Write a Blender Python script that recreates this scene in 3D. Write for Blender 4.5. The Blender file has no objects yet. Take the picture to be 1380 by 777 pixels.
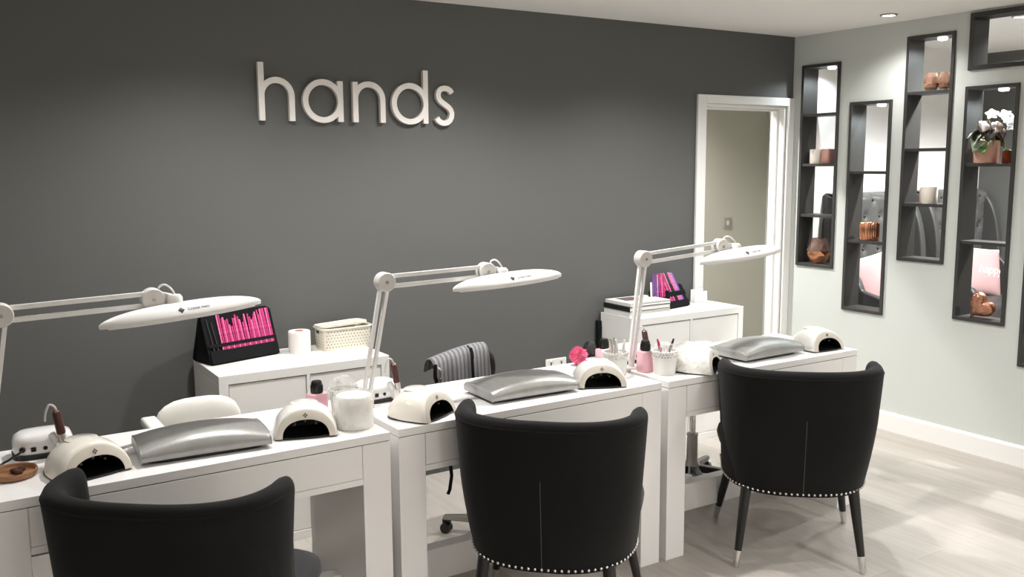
import bpy, bmesh, math, random
from mathutils import Matrix, Vector
random.seed(7)
PI = math.pi
SC = bpy.context.scene
COL = SC.collection

# ------------------------------------------------------------------ camera
cam_d = bpy.data.cameras.new('camera')
cam = bpy.data.objects.new('camera', cam_d); COL.objects.link(cam)
CX, CY, CZ = -4.98486, -4.32870, 1.68171
Rr = Vector((0.845334, -0.534196, -0.006642))
Ru = Vector((0.077869, 0.110904, 0.990776))
Rf = Vector((0.528532, 0.838054, -0.135348))
m = Matrix.Identity(4)
for i in range(3):
    m[i][0], m[i][1], m[i][2] = Rr[i], Ru[i], -Rf[i]
m[0][3], m[1][3], m[2][3] = CX, CY, CZ
cam.matrix_world = m
cam_d.sensor_fit = 'HORIZONTAL'; cam_d.sensor_width = 36.0
cam_d.lens = 36.0 * 1237.53 / 1380.0
cam_d.clip_start = 0.05
SC.camera = cam

# ------------------------------------------------------------------ world, exposure
w = bpy.data.worlds.new('world'); SC.world = w; w.use_nodes = True
w.node_tree.nodes['Background'].inputs[0].default_value = (0.9, 0.95, 1.0, 1)
w.node_tree.nodes['Background'].inputs[1].default_value = 0.05
vs = SC.view_settings
SC.display_settings.display_device = 'sRGB'
vs.view_transform = 'Standard'; vs.look = 'None'; vs.gamma = 1.0; vs.use_curve_mapping = False
vs.exposure = 0.50
SC.cycles.use_denoising = True
SC.cycles.max_bounces = 10; SC.cycles.diffuse_bounces = 6; SC.cycles.glossy_bounces = 4
SC.cycles.transmission_bounces = 8; SC.cycles.transparent_max_bounces = 8
SC.cycles.caustics_reflective = False; SC.cycles.caustics_refractive = False
SC.cycles.sample_clamp_indirect = 4.0

SPOT_W = 46.0
SPOT_COL = (1.0, 0.985, 0.965)
# x, y, relative brightness: strong over the desks, strongest in the rearmost fill row
DOWNLIGHTS = [(-0.30, -0.93, 0.42), (-1.50, -0.93, 1.55), (-2.70, -0.93, 1.95), (-3.90, -0.93, 1.55), (-5.10, -0.93, 0.30),
              (-0.30, -2.55, 0.20), (-1.30, -2.55, 0.58), (-2.70, -2.55, 0.08), (-3.90, -2.55, 0.06), (-5.10, -2.55, 0.06),
              (-0.30, -3.95, 0.35), (-1.90, -3.95, 1.05), (-3.50, -3.95, 0.65), (-5.10, -3.95, 0.30),
              (-1.90, -5.40, 3.9), (-3.50, -5.40, 3.4), (-5.10, -5.40, 2.4)]  # unseen row added to bounce fill light onto ceiling and desk fronts
ALCOVE_LIGHTS = [(0.42, -1.28), (1.45, -1.28), (0.9, -2.6)]
ALCOVE_W = 155.0

# ------------------------------------------------------------------ materials
def mat(name, col, rough=0.5, metal=0.0, spec=0.5, emit=None, emit_s=0.0, alpha=1.0, trans=0.0, ior=1.45,
        vary=0.0, vscale=8.0, bump=0.0, bscale=60.0, sheen=0.0, coat=0.0, stretch=(1, 1, 1)):
    mt = bpy.data.materials.new(name); mt.use_nodes = True
    nt = mt.node_tree; b = nt.nodes['Principled BSDF']
    b.inputs['Base Color'].default_value = (*col, 1)
    b.inputs['Roughness'].default_value = rough
    b.inputs['Metallic'].default_value = metal
    b.inputs['Specular IOR Level'].default_value = spec
    b.inputs['Alpha'].default_value = alpha
    b.inputs['Transmission Weight'].default_value = trans
    b.inputs['IOR'].default_value = ior
    b.inputs['Sheen Weight'].default_value = sheen
    b.inputs['Coat Weight'].default_value = coat
    if emit:
        b.inputs['Emission Color'].default_value = (*emit, 1)
        b.inputs['Emission Strength'].default_value = emit_s
    if vary or bump:
        tc = nt.nodes.new('ShaderNodeTexCoord'); mp = nt.nodes.new('ShaderNodeMapping')
        mp.inputs['Scale'].default_value = stretch
        nt.links.new(tc.outputs['Object'], mp.inputs['Vector'])
    if vary:
        n = nt.nodes.new('ShaderNodeTexNoise'); n.inputs['Scale'].default_value = vscale; n.inputs['Detail'].default_value = 4
        r = nt.nodes.new('ShaderNodeValToRGB')
        r.color_ramp.elements[0].position = 0.3; r.color_ramp.elements[1].position = 0.7
        r.color_ramp.elements[0].color = (*[c * (1 - vary) for c in col], 1)
        r.color_ramp.elements[1].color = (*[min(1, c * (1 + vary)) for c in col], 1)
        nt.links.new(mp.outputs['Vector'], n.inputs['Vector']); nt.links.new(n.outputs['Fac'], r.inputs['Fac'])
        nt.links.new(r.outputs['Color'], b.inputs['Base Color'])
    if bump:
        n2 = nt.nodes.new('ShaderNodeTexNoise'); n2.inputs['Scale'].default_value = bscale; n2.inputs['Detail'].default_value = 3
        bp = nt.nodes.new('ShaderNodeBump'); bp.inputs['Strength'].default_value = bump; bp.inputs['Distance'].default_value = 0.01
        nt.links.new(mp.outputs['Vector'], n2.inputs['Vector']); nt.links.new(n2.outputs['Fac'], bp.inputs['Height'])
        nt.links.new(bp.outputs['Normal'], b.inputs['Normal'])
    return mt

def floor_mat():
    mt = bpy.data.materials.new('oak_laminate'); mt.use_nodes = True
    nt = mt.node_tree; b = nt.nodes['Principled BSDF']; N = nt.nodes.new; L = nt.links.new
    tc = N('ShaderNodeTexCoord'); mp = N('ShaderNodeMapping'); mp.inputs['Rotation'].default_value = (0, 0, PI / 2)
    L(tc.outputs['Object'], mp.inputs['Vector'])
    br = N('ShaderNodeTexBrick'); br.inputs['Scale'].default_value = 1.0
    br.inputs['Brick Width'].default_value = 1.29; br.inputs['Row Height'].default_value = 0.193
    br.inputs['Mortar Size'].default_value = 0.0016; br.inputs['Mortar Smooth'].default_value = 0.3
    br.inputs['Color1'].default_value = (0.395, 0.36, 0.325, 1); br.inputs['Color2'].default_value = (0.475, 0.44, 0.40, 1)
    br.inputs['Mortar'].default_value = (0.36, 0.32, 0.28, 1); br.offset = 0.37
    L(mp.outputs['Vector'], br.inputs['Vector'])
    mp2 = N('ShaderNodeMapping'); mp2.inputs['Scale'].default_value = (14, 1.1, 1); L(tc.outputs['Object'], mp2.inputs['Vector'])
    n = N('ShaderNodeTexNoise'); n.inputs['Scale'].default_value = 2.2; n.inputs['Detail'].default_value = 7; n.inputs['Distortion'].default_value = 0.6
    L(mp2.outputs['Vector'], n.inputs['Vector'])
    r = N('ShaderNodeValToRGB'); r.color_ramp.elements[0].position = 0.32; r.color_ramp.elements[1].position = 0.68
    r.color_ramp.elements[0].color = (0.90, 0.90, 0.90, 1); r.color_ramp.elements[1].color = (1.04, 1.04, 1.04, 1)
    L(n.outputs['Fac'], r.inputs['Fac'])
    mx = N('ShaderNodeMix'); mx.data_type = 'RGBA'; mx.blend_type = 'MULTIPLY'; mx.inputs['Factor'].default_value = 1.0
    L(br.outputs['Color'], mx.inputs['A']); L(r.outputs['Color'], mx.inputs['B'])
    L(mx.outputs['Result'], b.inputs['Base Color'])
    b.inputs['Roughness'].default_value = 0.42; b.inputs['Specular IOR Level'].default_value = 0.4
    return mt

M = dict(
    floor=floor_mat(),
    grey_wall=mat('charcoal_grey_paint', (0.106, 0.107, 0.103), 0.55, spec=0.35, bump=0.05, bscale=220),
    pale_wall=mat('pale_grey_paint', (0.58, 0.605, 0.58), 0.7, spec=0.25, bump=0.04, bscale=220),
    mid_wall=mat('mid_grey_paint', (0.58, 0.57, 0.55), 0.7, spec=0.25, bump=0.04, bscale=220),
    alcove_wall=mat('warm_white_paint', (0.88, 0.87, 0.85), 0.7, spec=0.25, bump=0.04, bscale=220),
    beige_wall=mat('beige_paint', (0.50, 0.485, 0.42), 0.7, spec=0.25, bump=0.04, bscale=220),
    ceiling=mat('ceiling_white_paint', (0.90, 0.89, 0.865), 0.85, spec=0.1, bump=0.03, bscale=200),
    trim=mat('white_gloss_trim', (0.82, 0.815, 0.80), 0.3, coat=0.2, bump=0.02, bscale=90),
    desk=mat('white_lacquer', (0.87, 0.855, 0.845), 0.28, coat=0.25, bump=0.015, bscale=120),
    cab=mat('white_foil', (0.80, 0.79, 0.765), 0.4, bump=0.02, bscale=150),
    seam=mat('dark_gap', (0.12, 0.11, 0.10), 0.8, vary=0.1),
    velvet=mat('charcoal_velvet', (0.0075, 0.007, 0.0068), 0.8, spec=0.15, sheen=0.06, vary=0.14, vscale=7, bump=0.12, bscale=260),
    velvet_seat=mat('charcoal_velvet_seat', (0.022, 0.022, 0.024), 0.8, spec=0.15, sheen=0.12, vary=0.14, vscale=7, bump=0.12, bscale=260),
    black_wood=mat('black_lacquered_wood', (0.012, 0.011, 0.011), 0.35, vary=0.2, vscale=20, stretch=(6, 6, 1)),
    chrome=mat('brushed_nickel', (0.72, 0.70, 0.68), 0.25, metal=1.0, bump=0.02, bscale=300),
    thread=mat('grey_thread', (0.06, 0.058, 0.056), 0.8, vary=0.1),
    lampwhite=mat('lamp_white_enamel', (0.80, 0.79, 0.78), 0.22, coat=0.3, bump=0.01, bscale=80),
    lampgrey=mat('lamp_grey_plastic', (0.62, 0.60, 0.575), 0.4, bump=0.02, bscale=120),
    diffuser=mat('lamp_diffuser', (0.75, 0.75, 0.76), 0.5, vary=0.03),
    ivory=mat('ivory_plastic', (0.80, 0.765, 0.69), 0.2, coat=0.4, bump=0.01, bscale=60),
    ivory_white=mat('white_abs_plastic', (0.84, 0.83, 0.79), 0.2, coat=0.4, bump=0.01, bscale=60),
    ivory_dark=mat('ivory_face_plastic', (0.60, 0.555, 0.48), 0.3, coat=0.2, bump=0.01, bscale=60),
    black=mat('black_plastic', (0.008, 0.008, 0.008), 0.28, bump=0.02, bscale=100),
    blackfab=mat('black_nylon', (0.007, 0.007, 0.008), 0.85, spec=0.2, bump=0.2, bscale=400),
    silver=mat('silver_leatherette', (0.33, 0.328, 0.315), 0.36, metal=0.3, vary=0.06, vscale=30, bump=0.08, bscale=160),
    brown=mat('brown_anodised', (0.095, 0.038, 0.033), 0.3, metal=0.3, vary=0.1, vscale=30),
    wood=mat('turned_wood', (0.33, 0.165, 0.075), 0.45, vary=0.25, vscale=14, stretch=(1, 6, 6)),
    wooddark=mat('dark_wood_pieces', (0.07, 0.025, 0.018), 0.5, vary=0.3, vscale=30),
    paper=mat('white_paper', (0.84, 0.82, 0.78), 0.8, bump=0.08, bscale=120),
    wrap=mat('clear_plastic_film', (0.93, 0.92, 0.90), 0.15, alpha=0.35, bump=0.5, bscale=45),
    frost=mat('frosted_plastic', (0.83, 0.82, 0.79), 0.35, alpha=0.85, bump=0.02, bscale=90),
    pinkliq=mat('pink_bottle', (0.83, 0.48, 0.55), 0.25, coat=0.4, vary=0.04, vscale=12),
    hotpink=mat('hot_pink_fluff', (0.86, 0.17, 0.34), 0.9, sheen=0.5, vary=0.25, vscale=60),
    magenta=mat('magenta_pearl', (0.48, 0.028, 0.15), 0.3, coat=0.5, vary=0.5, vscale=170),
    rose=mat('rose_pearl', (0.70, 0.14, 0.32), 0.3, coat=0.5, vary=0.5, vscale=170),
    violet=mat('violet_pearl', (0.22, 0.07, 0.36), 0.3, coat=0.5, vary=0.5, vscale=170),
    lilac=mat('lilac_pearl', (0.60, 0.24, 0.55), 0.3, coat=0.5, vary=0.5, vscale=170),
    blackdot=mat('black_pearl', (0.02, 0.018, 0.02), 0.3, coat=0.5, vary=0.4, vscale=120),
    niche=mat('graphite_board', (0.040, 0.039, 0.037), 0.45, bump=0.03, bscale=120),
    candlew=mat('cream_wax', (0.80, 0.74, 0.66), 0.5, vary=0.04, vscale=20),
    candlep=mat('blush_wax', (0.66, 0.36, 0.32), 0.5, vary=0.06, vscale=20),
    blush=mat('pale_pink_wax', (0.84, 0.60, 0.55), 0.5, vary=0.04, vscale=20),
    copper=mat('copper_glass', (0.72, 0.34, 0.20), 0.18, metal=1.0, bump=0.12, bscale=40),
    coppermatte=mat('hammered_copper', (0.55, 0.27, 0.18), 0.28, metal=0.9, vary=0.25, vscale=26, bump=0.8, bscale=70),
    amber=mat('amber_glass', (0.30, 0.05, 0.02), 0.12, trans=0.35, vary=0.3, vscale=40),
    terracotta=mat('pink_terracotta', (0.55, 0.31, 0.24), 0.7, vary=0.06, vscale=14, bump=0.05, bscale=80),
    leafdark=mat('bronze_leaf', (0.045, 0.022, 0.014), 0.4, vary=0.5, vscale=22),
    leafgreen=mat('green_leaf', (0.10, 0.22, 0.06), 0.45, vary=0.4, vscale=22),
    leafpale=mat('silvery_green_leaf', (0.40, 0.50, 0.38), 0.45, vary=0.3, vscale=22),
    petal=mat('white_petal', (0.88, 0.87, 0.86), 0.5, vary=0.05, vscale=20),
    soil=mat('dark_soil', (0.03, 0.02, 0.014), 0.9, vary=0.4, vscale=80),
    tuft=mat('grey_tufted_leather', (0.085, 0.085, 0.083), 0.42, vary=0.08, vscale=8, bump=0.06, bscale=200),
    tuftdark=mat('dark_grey_leather', (0.050, 0.050, 0.049), 0.42, vary=0.08, vscale=8, bump=0.06, bscale=200),
    cushion=mat('blush_pink_cotton', (0.50, 0.315, 0.315), 0.85, vary=0.05, vscale=12, bump=0.15, bscale=300),
    cushwhite=mat('white_print', (0.92, 0.88, 0.87), 0.8, vary=0.02),
    steel=mat('stainless_tool', (0.60, 0.57, 0.55), 0.3, metal=1.0, vary=0.08),
    stripe=None,
    basket=mat('cream_woven_plastic', (0.74, 0.70, 0.60), 0.5, bump=0.04, bscale=120),
    hole=mat('basket_hole', (0.25, 0.23, 0.19), 0.9, vary=0.1),
    whiteleather=mat('white_leatherette', (0.80, 0.79, 0.74), 0.4, vary=0.03, bump=0.06, bscale=220),
    socket=mat('white_faceplate', (0.80, 0.79, 0.76), 0.35, bump=0.01, bscale=60),
    taupe=mat('taupe_faceplate', (0.33, 0.31, 0.27), 0.4, bump=0.01, bscale=60),
    sign=mat('satin_white_acrylic', (0.80, 0.765, 0.735), 0.35, bump=0.01, bscale=80),
    glow=mat('lamp_lens', (1, 1, 1), 0.4, emit=(1.0, 0.95, 0.88), emit_s=14.0),
    dull_ring=mat('dull_nickel_ring', (0.34, 0.32, 0.30), 0.35, metal=0.8, vary=0.1),
    print_black=mat('printed_black', (0.02, 0.02, 0.02), 0.5, vary=0.1),
    logo_grey=mat('logo_grey', (0.10, 0.09, 0.075), 0.4, vary=0.1),
    photo=mat('printed_cover_photo', (0.16, 0.11, 0.10), 0.4, vary=0.7, vscale=14),
    binder=mat('black_cloth_binder', (0.012, 0.012, 0.012), 0.6, bump=0.1, bscale=300),
    bookwhite=mat('white_book_board', (0.76, 0.75, 0.72), 0.5, bump=0.02, bscale=90),
)

def stripe_mat():
    mt = bpy.data.materials.new('grey_pinstripe_cloth'); mt.use_nodes = True
    nt = mt.node_tree; b = nt.nodes['Principled BSDF']; N = nt.nodes.new; L = nt.links.new
    tc = N('ShaderNodeTexCoord'); wv = N('ShaderNodeTexWave'); wv.bands_direction = 'X'; wv.wave_type = 'BANDS'
    wv.inputs['Scale'].default_value = 15.0; wv.inputs['Distortion'].default_value = 0.4
    L(tc.outputs['Object'], wv.inputs['Vector'])
    r = N('ShaderNodeValToRGB'); r.color_ramp.elements[0].position = 0.25; r.color_ramp.elements[1].position = 0.6
    r.color_ramp.elements[0].color = (0.120, 0.117, 0.124, 1); r.color_ramp.elements[1].color = (0.235, 0.23, 0.238, 1)
    L(wv.outputs['Fac'], r.inputs['Fac']); L(r.outputs['Color'], b.inputs['Base Color'])
    b.inputs['Roughness'].default_value = 0.85
    return mt
M['stripe'] = stripe_mat()

# ------------------------------------------------------------------ mesh helpers
class MB:
    def __init__(s): s.v = []; s.f = []
    def add(s, vs_, fs, mx=None):
        o = len(s.v)
        s.v += [tuple(mx @ Vector(p)) if mx else tuple(p) for p in vs_]
        s.f += [tuple(i + o for i in f) for f in fs]
        return s
    def box(s, x0, x1, y0, y1, z0, z1, mx=None):
        return s.add([(x0, y0, z0), (x1, y0, z0), (x1, y1, z0), (x0, y1, z0), (x0, y0, z1), (x1, y0, z1), (x1, y1, z1), (x0, y1, z1)],
                     [(0, 3, 2, 1), (4, 5, 6, 7), (0, 1, 5, 4), (1, 2, 6, 5), (2, 3, 7, 6), (3, 0, 4, 7)], mx)
    def loft(s, rings, closed=True, caps=True, loop=False, mx=None):
        n = len(rings[0]); vs_ = [p for r in rings for p in r]; fs = []
        R = len(rings); last = R if loop else R - 1
        for i in range(last):
            j = (i + 1) % R
            for k in range(n if closed else n - 1):
                q = (k + 1) % n
                fs.append((i * n + k, i * n + q, j * n + q, j * n + k))
        if caps and not loop and closed:
            fs.append(tuple(range(n))[::-1]); fs.append(tuple((R - 1) * n + k for k in range(n)))
        return s.add(vs_, fs, mx)
    def lathe(s, prof, seg=32, c=(0, 0, 0), mx=None, sx=1, sy=1):
        rings = []
        for r, z in prof:
            r = max(r, 1e-4)
            rings.append([(c[0] + sx * r * math.cos(2 * PI * k / seg), c[1] + sy * r * math.sin(2 * PI * k / seg), c[2] + z) for k in range(seg)])
        return s.loft(rings, mx=mx)
    def tube(s, pts, rad, seg=10, mx=None, caps=True, loop=False, sq=None):
        pts = [Vector(p) for p in pts]; n = len(pts); rings = []; up = None
        for i, p in enumerate(pts):
            if loop: d = pts[(i + 1) % n] - pts[i - 1]
            else: d = pts[min(i + 1, n - 1)] - pts[max(i - 1, 0)]
            d.normalize()
            if up is None:
                up = Vector((0, 0, 1)) if abs(d.z) < 0.9 else Vector((0, 1, 0))
            a = d.cross(up)
            if a.length < 1e-5: a = d.orthogonal()
            a.normalize(); b = a.cross(d); b.normalize(); up = b
            r = rad[i] if isinstance(rad, (list, tuple)) else rad
            if sq:
                rings.append([tuple(p + a * sq[0] * u + b * sq[1] * v_) for u, v_ in ((-1, -1), (1, -1), (1, 1), (-1, 1))])
            else:
                rings.append([tuple(p + a * r * math.cos(2 * PI * k / seg) + b * r * math.sin(2 * PI * k / seg)) for k in range(seg)])
        return s.loft(rings, caps=caps, loop=loop, mx=mx)
    def prism(s, poly, z0, z1, mx=None):
        n = len(poly)
        return s.add([(x, y, z0) for x, y in poly] + [(x, y, z1) for x, y in poly],
                     [tuple(range(n))[::-1], tuple(range(n, 2 * n))] + [(k, (k + 1) % n, (k + 1) % n + n, k + n) for k in range(n)], mx)
    def sphere(s, c, r, seg=16, rg=10, sc=(1, 1, 1), mx=None):
        pr = [(r * math.sin(PI * i / rg), -r * math.cos(PI * i / rg)) for i in range(rg + 1)]
        rings = [[(c[0] + sc[0] * max(a, 1e-4) * math.cos(2 * PI * k / seg), c[1] + sc[1] * max(a, 1e-4) * math.sin(2 * PI * k / seg), c[2] + sc[2] * z) for k in range(seg)] for a, z in pr]
        return s.loft(rings, mx=mx)
    def build(s, name, material, parent=None, bevel=0.0, bseg=2, angle=35, sub=0, flat=False):
        me = bpy.data.meshes.new(name)
        me.from_pydata(s.v, [], s.f); me.validate()
        bm = bmesh.new(); bm.from_mesh(me); bmesh.ops.recalc_face_normals(bm, faces=bm.faces); bm.to_mesh(me); bm.free()
        if not flat:
            for p in me.polygons: p.use_smooth = True
            if not sub: me.set_sharp_from_angle(angle=math.radians(angle))
        o = bpy.data.objects.new(name, me); COL.objects.link(o)
        me.materials.append(material)
        if parent: o.parent = parent
        if bevel:
            b = o.modifiers.new('bevel', 'BEVEL'); b.width = bevel; b.segments = bseg; b.limit_method = 'ANGLE'; b.angle_limit = math.radians(40)
        if sub:
            q = o.modifiers.new('subd', 'SUBSURF'); q.levels = sub; q.render_levels = sub
        return o

def tag(o, label, cat, group=None):
    o['label'] = label; o['category'] = cat
    if group: o['group'] = group
    return o
def thing(name, label, cat, loc=(0, 0, 0), rz=0.0, group=None):
    o = bpy.data.objects.new(name, None); COL.objects.link(o); o.empty_display_size = 0.05
    o.location = loc; o.rotation_euler = (0, 0, rz)
    return tag(o, label, cat, group)
def struct(o):
    o['kind'] = 'structure'; return o
def dup(root, loc, rz, label, group=None):
    r = root.copy(); COL.objects.link(r); r.location = loc; r.rotation_euler = (0, 0, rz); r['label'] = label
    if group: r['group'] = group
    for ch in list(root.children):
        c = ch.copy(); COL.objects.link(c); c.parent = r
        for g in list(ch.children):
            d = g.copy(); COL.objects.link(d); d.parent = c
    return r
def bx(name, material, parent, x0, x1, y0, y1, z0, z1, bevel=0.0, mx=None):
    return MB().box(x0, x1, y0, y1, z0, z1, mx).build(name, material, parent, bevel=bevel)
def text_mesh(txt, size, extrude=0.0004, font_shear=0.0):
    c = bpy.data.curves.new('lettering', 'FONT'); c.body = txt; c.size = size; c.extrude = extrude
    c.align_x = 'CENTER'; c.align_y = 'CENTER'; c.shear = font_shear; c.resolution_u = 4
    o = bpy.data.objects.new('lettering', c); COL.objects.link(o)
    dg = bpy.context.evaluated_depsgraph_get(); dg.update()
    me = bpy.data.meshes.new_from_object(o.evaluated_get(dg))
    vs_ = [tuple(v.co) for v in me.vertices]; fs = [tuple(p.vertices) for p in me.polygons]
    bpy.data.objects.remove(o); bpy.data.curves.remove(c); bpy.data.meshes.remove(me)
    return vs_, fs
def rotm(ax, a): return Matrix.Rotation(a, 4, ax)
def trm(x, y, z): return Matrix.Translation((x, y, z))
def superell(a, b, n, seg, cx=0, cy=0):
    out = []
    for k in range(seg):
        t = 2 * PI * k / seg; c, s_ = math.cos(t), math.sin(t)
        out.append((cx + a * math.copysign(abs(c) ** (2 / n), c), cy + b * math.copysign(abs(s_) ** (2 / n), s_)))
    return out

# ------------------------------------------------------------------ the room
H = 2.5026
def slab(name, material, axis, lo, hi, us, vs_, holes=()):
    """wall with rectangular openings; axis 'x': plane spans (y, z), axis 'y': plane spans (x, z)"""
    u = sorted(set(us) | {h for q in holes for h in q[:2]}); v = sorted(set(vs_) | {h for q in holes for h in q[2:]})
    solid = lambda i, j: 0 <= i < len(u) - 1 and 0 <= j < len(v) - 1 and not any(q[0] - 1e-6 <= u[i] and u[i + 1] <= q[1] + 1e-6 and q[2] - 1e-6 <= v[j] and v[j + 1] <= q[3] + 1e-6 for q in holes)
    P = (lambda d, a, b: (d, a, b)) if axis == 'x' else (lambda d, a, b: (a, d, b))
    mb = MB()
    for i in range(len(u) - 1):
        for j in range(len(v) - 1):
            if not solid(i, j): continue
            a0, a1, b0, b1 = u[i], u[i + 1], v[j], v[j + 1]
            for d in (lo, hi): mb.add([P(d, a0, b0), P(d, a1, b0), P(d, a1, b1), P(d, a0, b1)], [(0, 1, 2, 3)])
            if not solid(i - 1, j): mb.add([P(lo, a0, b0), P(hi, a0, b0), P(hi, a0, b1), P(lo, a0, b1)], [(0, 1, 2, 3)])
            if not solid(i + 1, j): mb.add([P(lo, a1, b0), P(hi, a1, b0), P(hi, a1, b1), P(lo, a1, b1)], [(0, 1, 2, 3)])
            if not solid(i, j - 1): mb.add([P(lo, a0, b0), P(hi, a0, b0), P(hi, a1, b0), P(lo, a1, b0)], [(0, 1, 2, 3)])
            if not solid(i, j + 1): mb.add([P(lo, a0, b1), P(hi, a0, b1), P(hi, a1, b1), P(lo, a1, b1)], [(0, 1, 2, 3)])
    me = bpy.data.meshes.new(name); me.from_pydata(mb.v, [], mb.f)
    bm = bmesh.new(); bm.from_mesh(me); bmesh.ops.remove_doubles(bm, verts=bm.verts, dist=1e-5)
    bmesh.ops.recalc_face_normals(bm, faces=bm.faces); bm.to_mesh(me); bm.free()
    o = bpy.data.objects.new(name, me); COL.objects.link(o); me.materials.append(material)
    return struct(o)

# name: (y_left, y_right, z_top, z_bottom, shelves)
NICHES = [(-0.0776, -0.3837, 2.3085, 0.9789, (1.982, 1.654, 1.317)),
          (-0.4667, -0.7702, 2.0477, 0.7230, (1.606, 1.168)),
          (-0.8530, -1.1592, 2.4059, 1.0775, (2.074, 1.742, 1.416)),
          (-1.2370, -1.5434, 2.0899, 0.7659, (1.652, 1.214)),
          (-1.2433, -2.5700, 2.4900, 2.1773, ()),
          (-1.6305, -1.9360, 1.8850, 0.5577, (1.44, 1.00))]
WX0, WX1, WY0 = -7.2, 2.07, -6.6
struct(MB().box(WX0 - .1, WX1 + .1, WY0 - .1, 1.2, -0.1, 0).build('floor', M['floor'], flat=True))
struct(MB().box(WX0 - .1, WX1 + .1, WY0 - .1, 1.2, H, H + 0.1).build('ceiling', M['ceiling'], flat=True))
DOOR = (-0.808, -0.062, 0.0, 2.046)
slab('wall_back', M['grey_wall'], 'y', 0.0, 0.12, [WX0, 0.0], [0, H], [DOOR])
slab('wall_right', M['pale_wall'], 'x', 0.0, 0.13, [WY0, 0.12], [0, H], [(a[1], a[0], a[3], a[2]) for a in NICHES])
struct(MB().box(WX0 - .1, WX0, WY0, 0.12, 0, H).build('wall_left', M['grey_wall'], flat=True))
struct(MB().box(WX0, WX1, WY0 - .1, WY0, 0, H).build('wall_front', M['mid_wall'], flat=True))
struct(MB().box(0.13, WX1, -0.10, 0.12, 0, H).build('wall_alcove_back', M['alcove_wall'], flat=True))
struct(MB().box(WX1, WX1 + .1, WY0, 0.12, 0, H).build('wall_alcove_right', M['grey_wall'], flat=True))
struct(MB().box(-2.2, 0.97, 1.0, 1.1, 0, H).build('wall_corridor_back', M['beige_wall'], flat=True))
struct(MB().box(0.87, 0.97, 0.12, 1.0, 0, H).build('wall_corridor_right', M['pale_wall'], flat=True))
struct(MB().box(-2.2, -2.1, 0.12, 1.0, 0, H).build('wall_corridor_left', M['pale_wall'], flat=True))
# skirting
def skirting(name, pts):
    (x0, y0), (x1, y1) = pts
    mb = MB(); t = 0.016
    d = Vector((x1 - x0, y1 - y0, 0)); L = d.length; a = math.atan2(d.y, d.x)
    prof = [(0, 0), (t, 0), (t, 0.106), (t * 0.55, 0.119), (0, 0.119)]
    mb.prism(prof, 0, L, trm(x0, y0, 0) @ rotm('Z', a) @ rotm('Y', PI / 2) @ rotm('Z', PI / 2))
    return struct(mb.build(name, M['trim'], flat=True))
skirting('baseboard_right', ((0.0, WY0), (0.0, -0.02)))
skirting('baseboard_back', ((-0.885, 0.0), (WX0, 0.0)) [::-1])
# door casing and lining
mb = MB()
mb.box(-0.883, -0.808, -0.020, 0.0, 0, 2.100).box(-0.808, -0.062, -0.020, 0.0, 2.046, 2.100).box(-0.062, -0.001, -0.020, 0.0, 0, 2.100)
struct(mb.build('trim_door_casing', M['trim'], bevel=0.004))
mb = MB()
mb.box(-0.808, -0.790, 0.0, 0.12, 0, 2.046).box(-0.080, -0.062, 0.0, 0.12, 0, 2.046).box(-0.790, -0.080, 0.0, 0.12, 2.028, 2.046)
mb.box(-0.790, -0.776, 0.05, 0.085, 0, 2.028).box(-0.094, -0.080, 0.05, 0.085, 0, 2.028).box(-0.776, -0.094, 0.05, 0.085, 2.014, 2.028)
struct(mb.build('trim_door_lining', M['trim'], bevel=0.002))

# ------------------------------------------------------------------ downlights
def spot(name, loc, watts, parent, size=140, blend=0.8, radius=0.035, col=SPOT_COL):
    d = bpy.data.lights.new(name, 'SPOT'); d.energy = watts; d.color = col
    d.spot_size = math.radians(size); d.spot_blend = blend; d.shadow_soft_size = radius
    o = bpy.data.objects.new(name, d); COL.objects.link(o); o.parent = parent; o.location = loc
    return o
dl = None
def downlight(x, y, label, group, watts):
    t = thing('ceiling_downlight', label, 'ceiling light', (x, y, H), 0, group)
    MB().lathe([(0.047, 0.0), (0.047, -0.006), (0.041, -0.010), (0.036, -0.008), (0.036, 0.0)], 32).build('trim_ring', M['dull_ring'], t)
    MB().lathe([(0.0, -0.004), (0.0355, -0.004), (0.0355, -0.001), (0.0, -0.001)], 24).build('lens', M['glow'], t)
    spot('downlight_beam', (0, 0, -0.03), watts, t)
    return t
for i, (x, y, q) in enumerate(DOWNLIGHTS):
    if i == 0:
        downlight(x, y, 'small round recessed ceiling downlight above the display niches, near the doorway corner', None, SPOT_W * q)
    else:
        downlight(x, y, 'round recessed ceiling downlight over the salon floor, unseen, some added as fill', 'salon ceiling downlights out of view', SPOT_W * q)
for i, (x, y) in enumerate(ALCOVE_LIGHTS):
    if i == 0:
        downlight(x, y, 'ceiling downlight in the room beyond, seen through the wide high opening', None, ALCOVE_W)
    else:
        downlight(x, y, 'recessed ceiling downlight of the room beyond the openings', 'ceiling downlights of the far room', ALCOVE_W)
downlight(-0.9, 0.55, 'recessed ceiling downlight in the corridor behind the doorway', None, 165)

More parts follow.
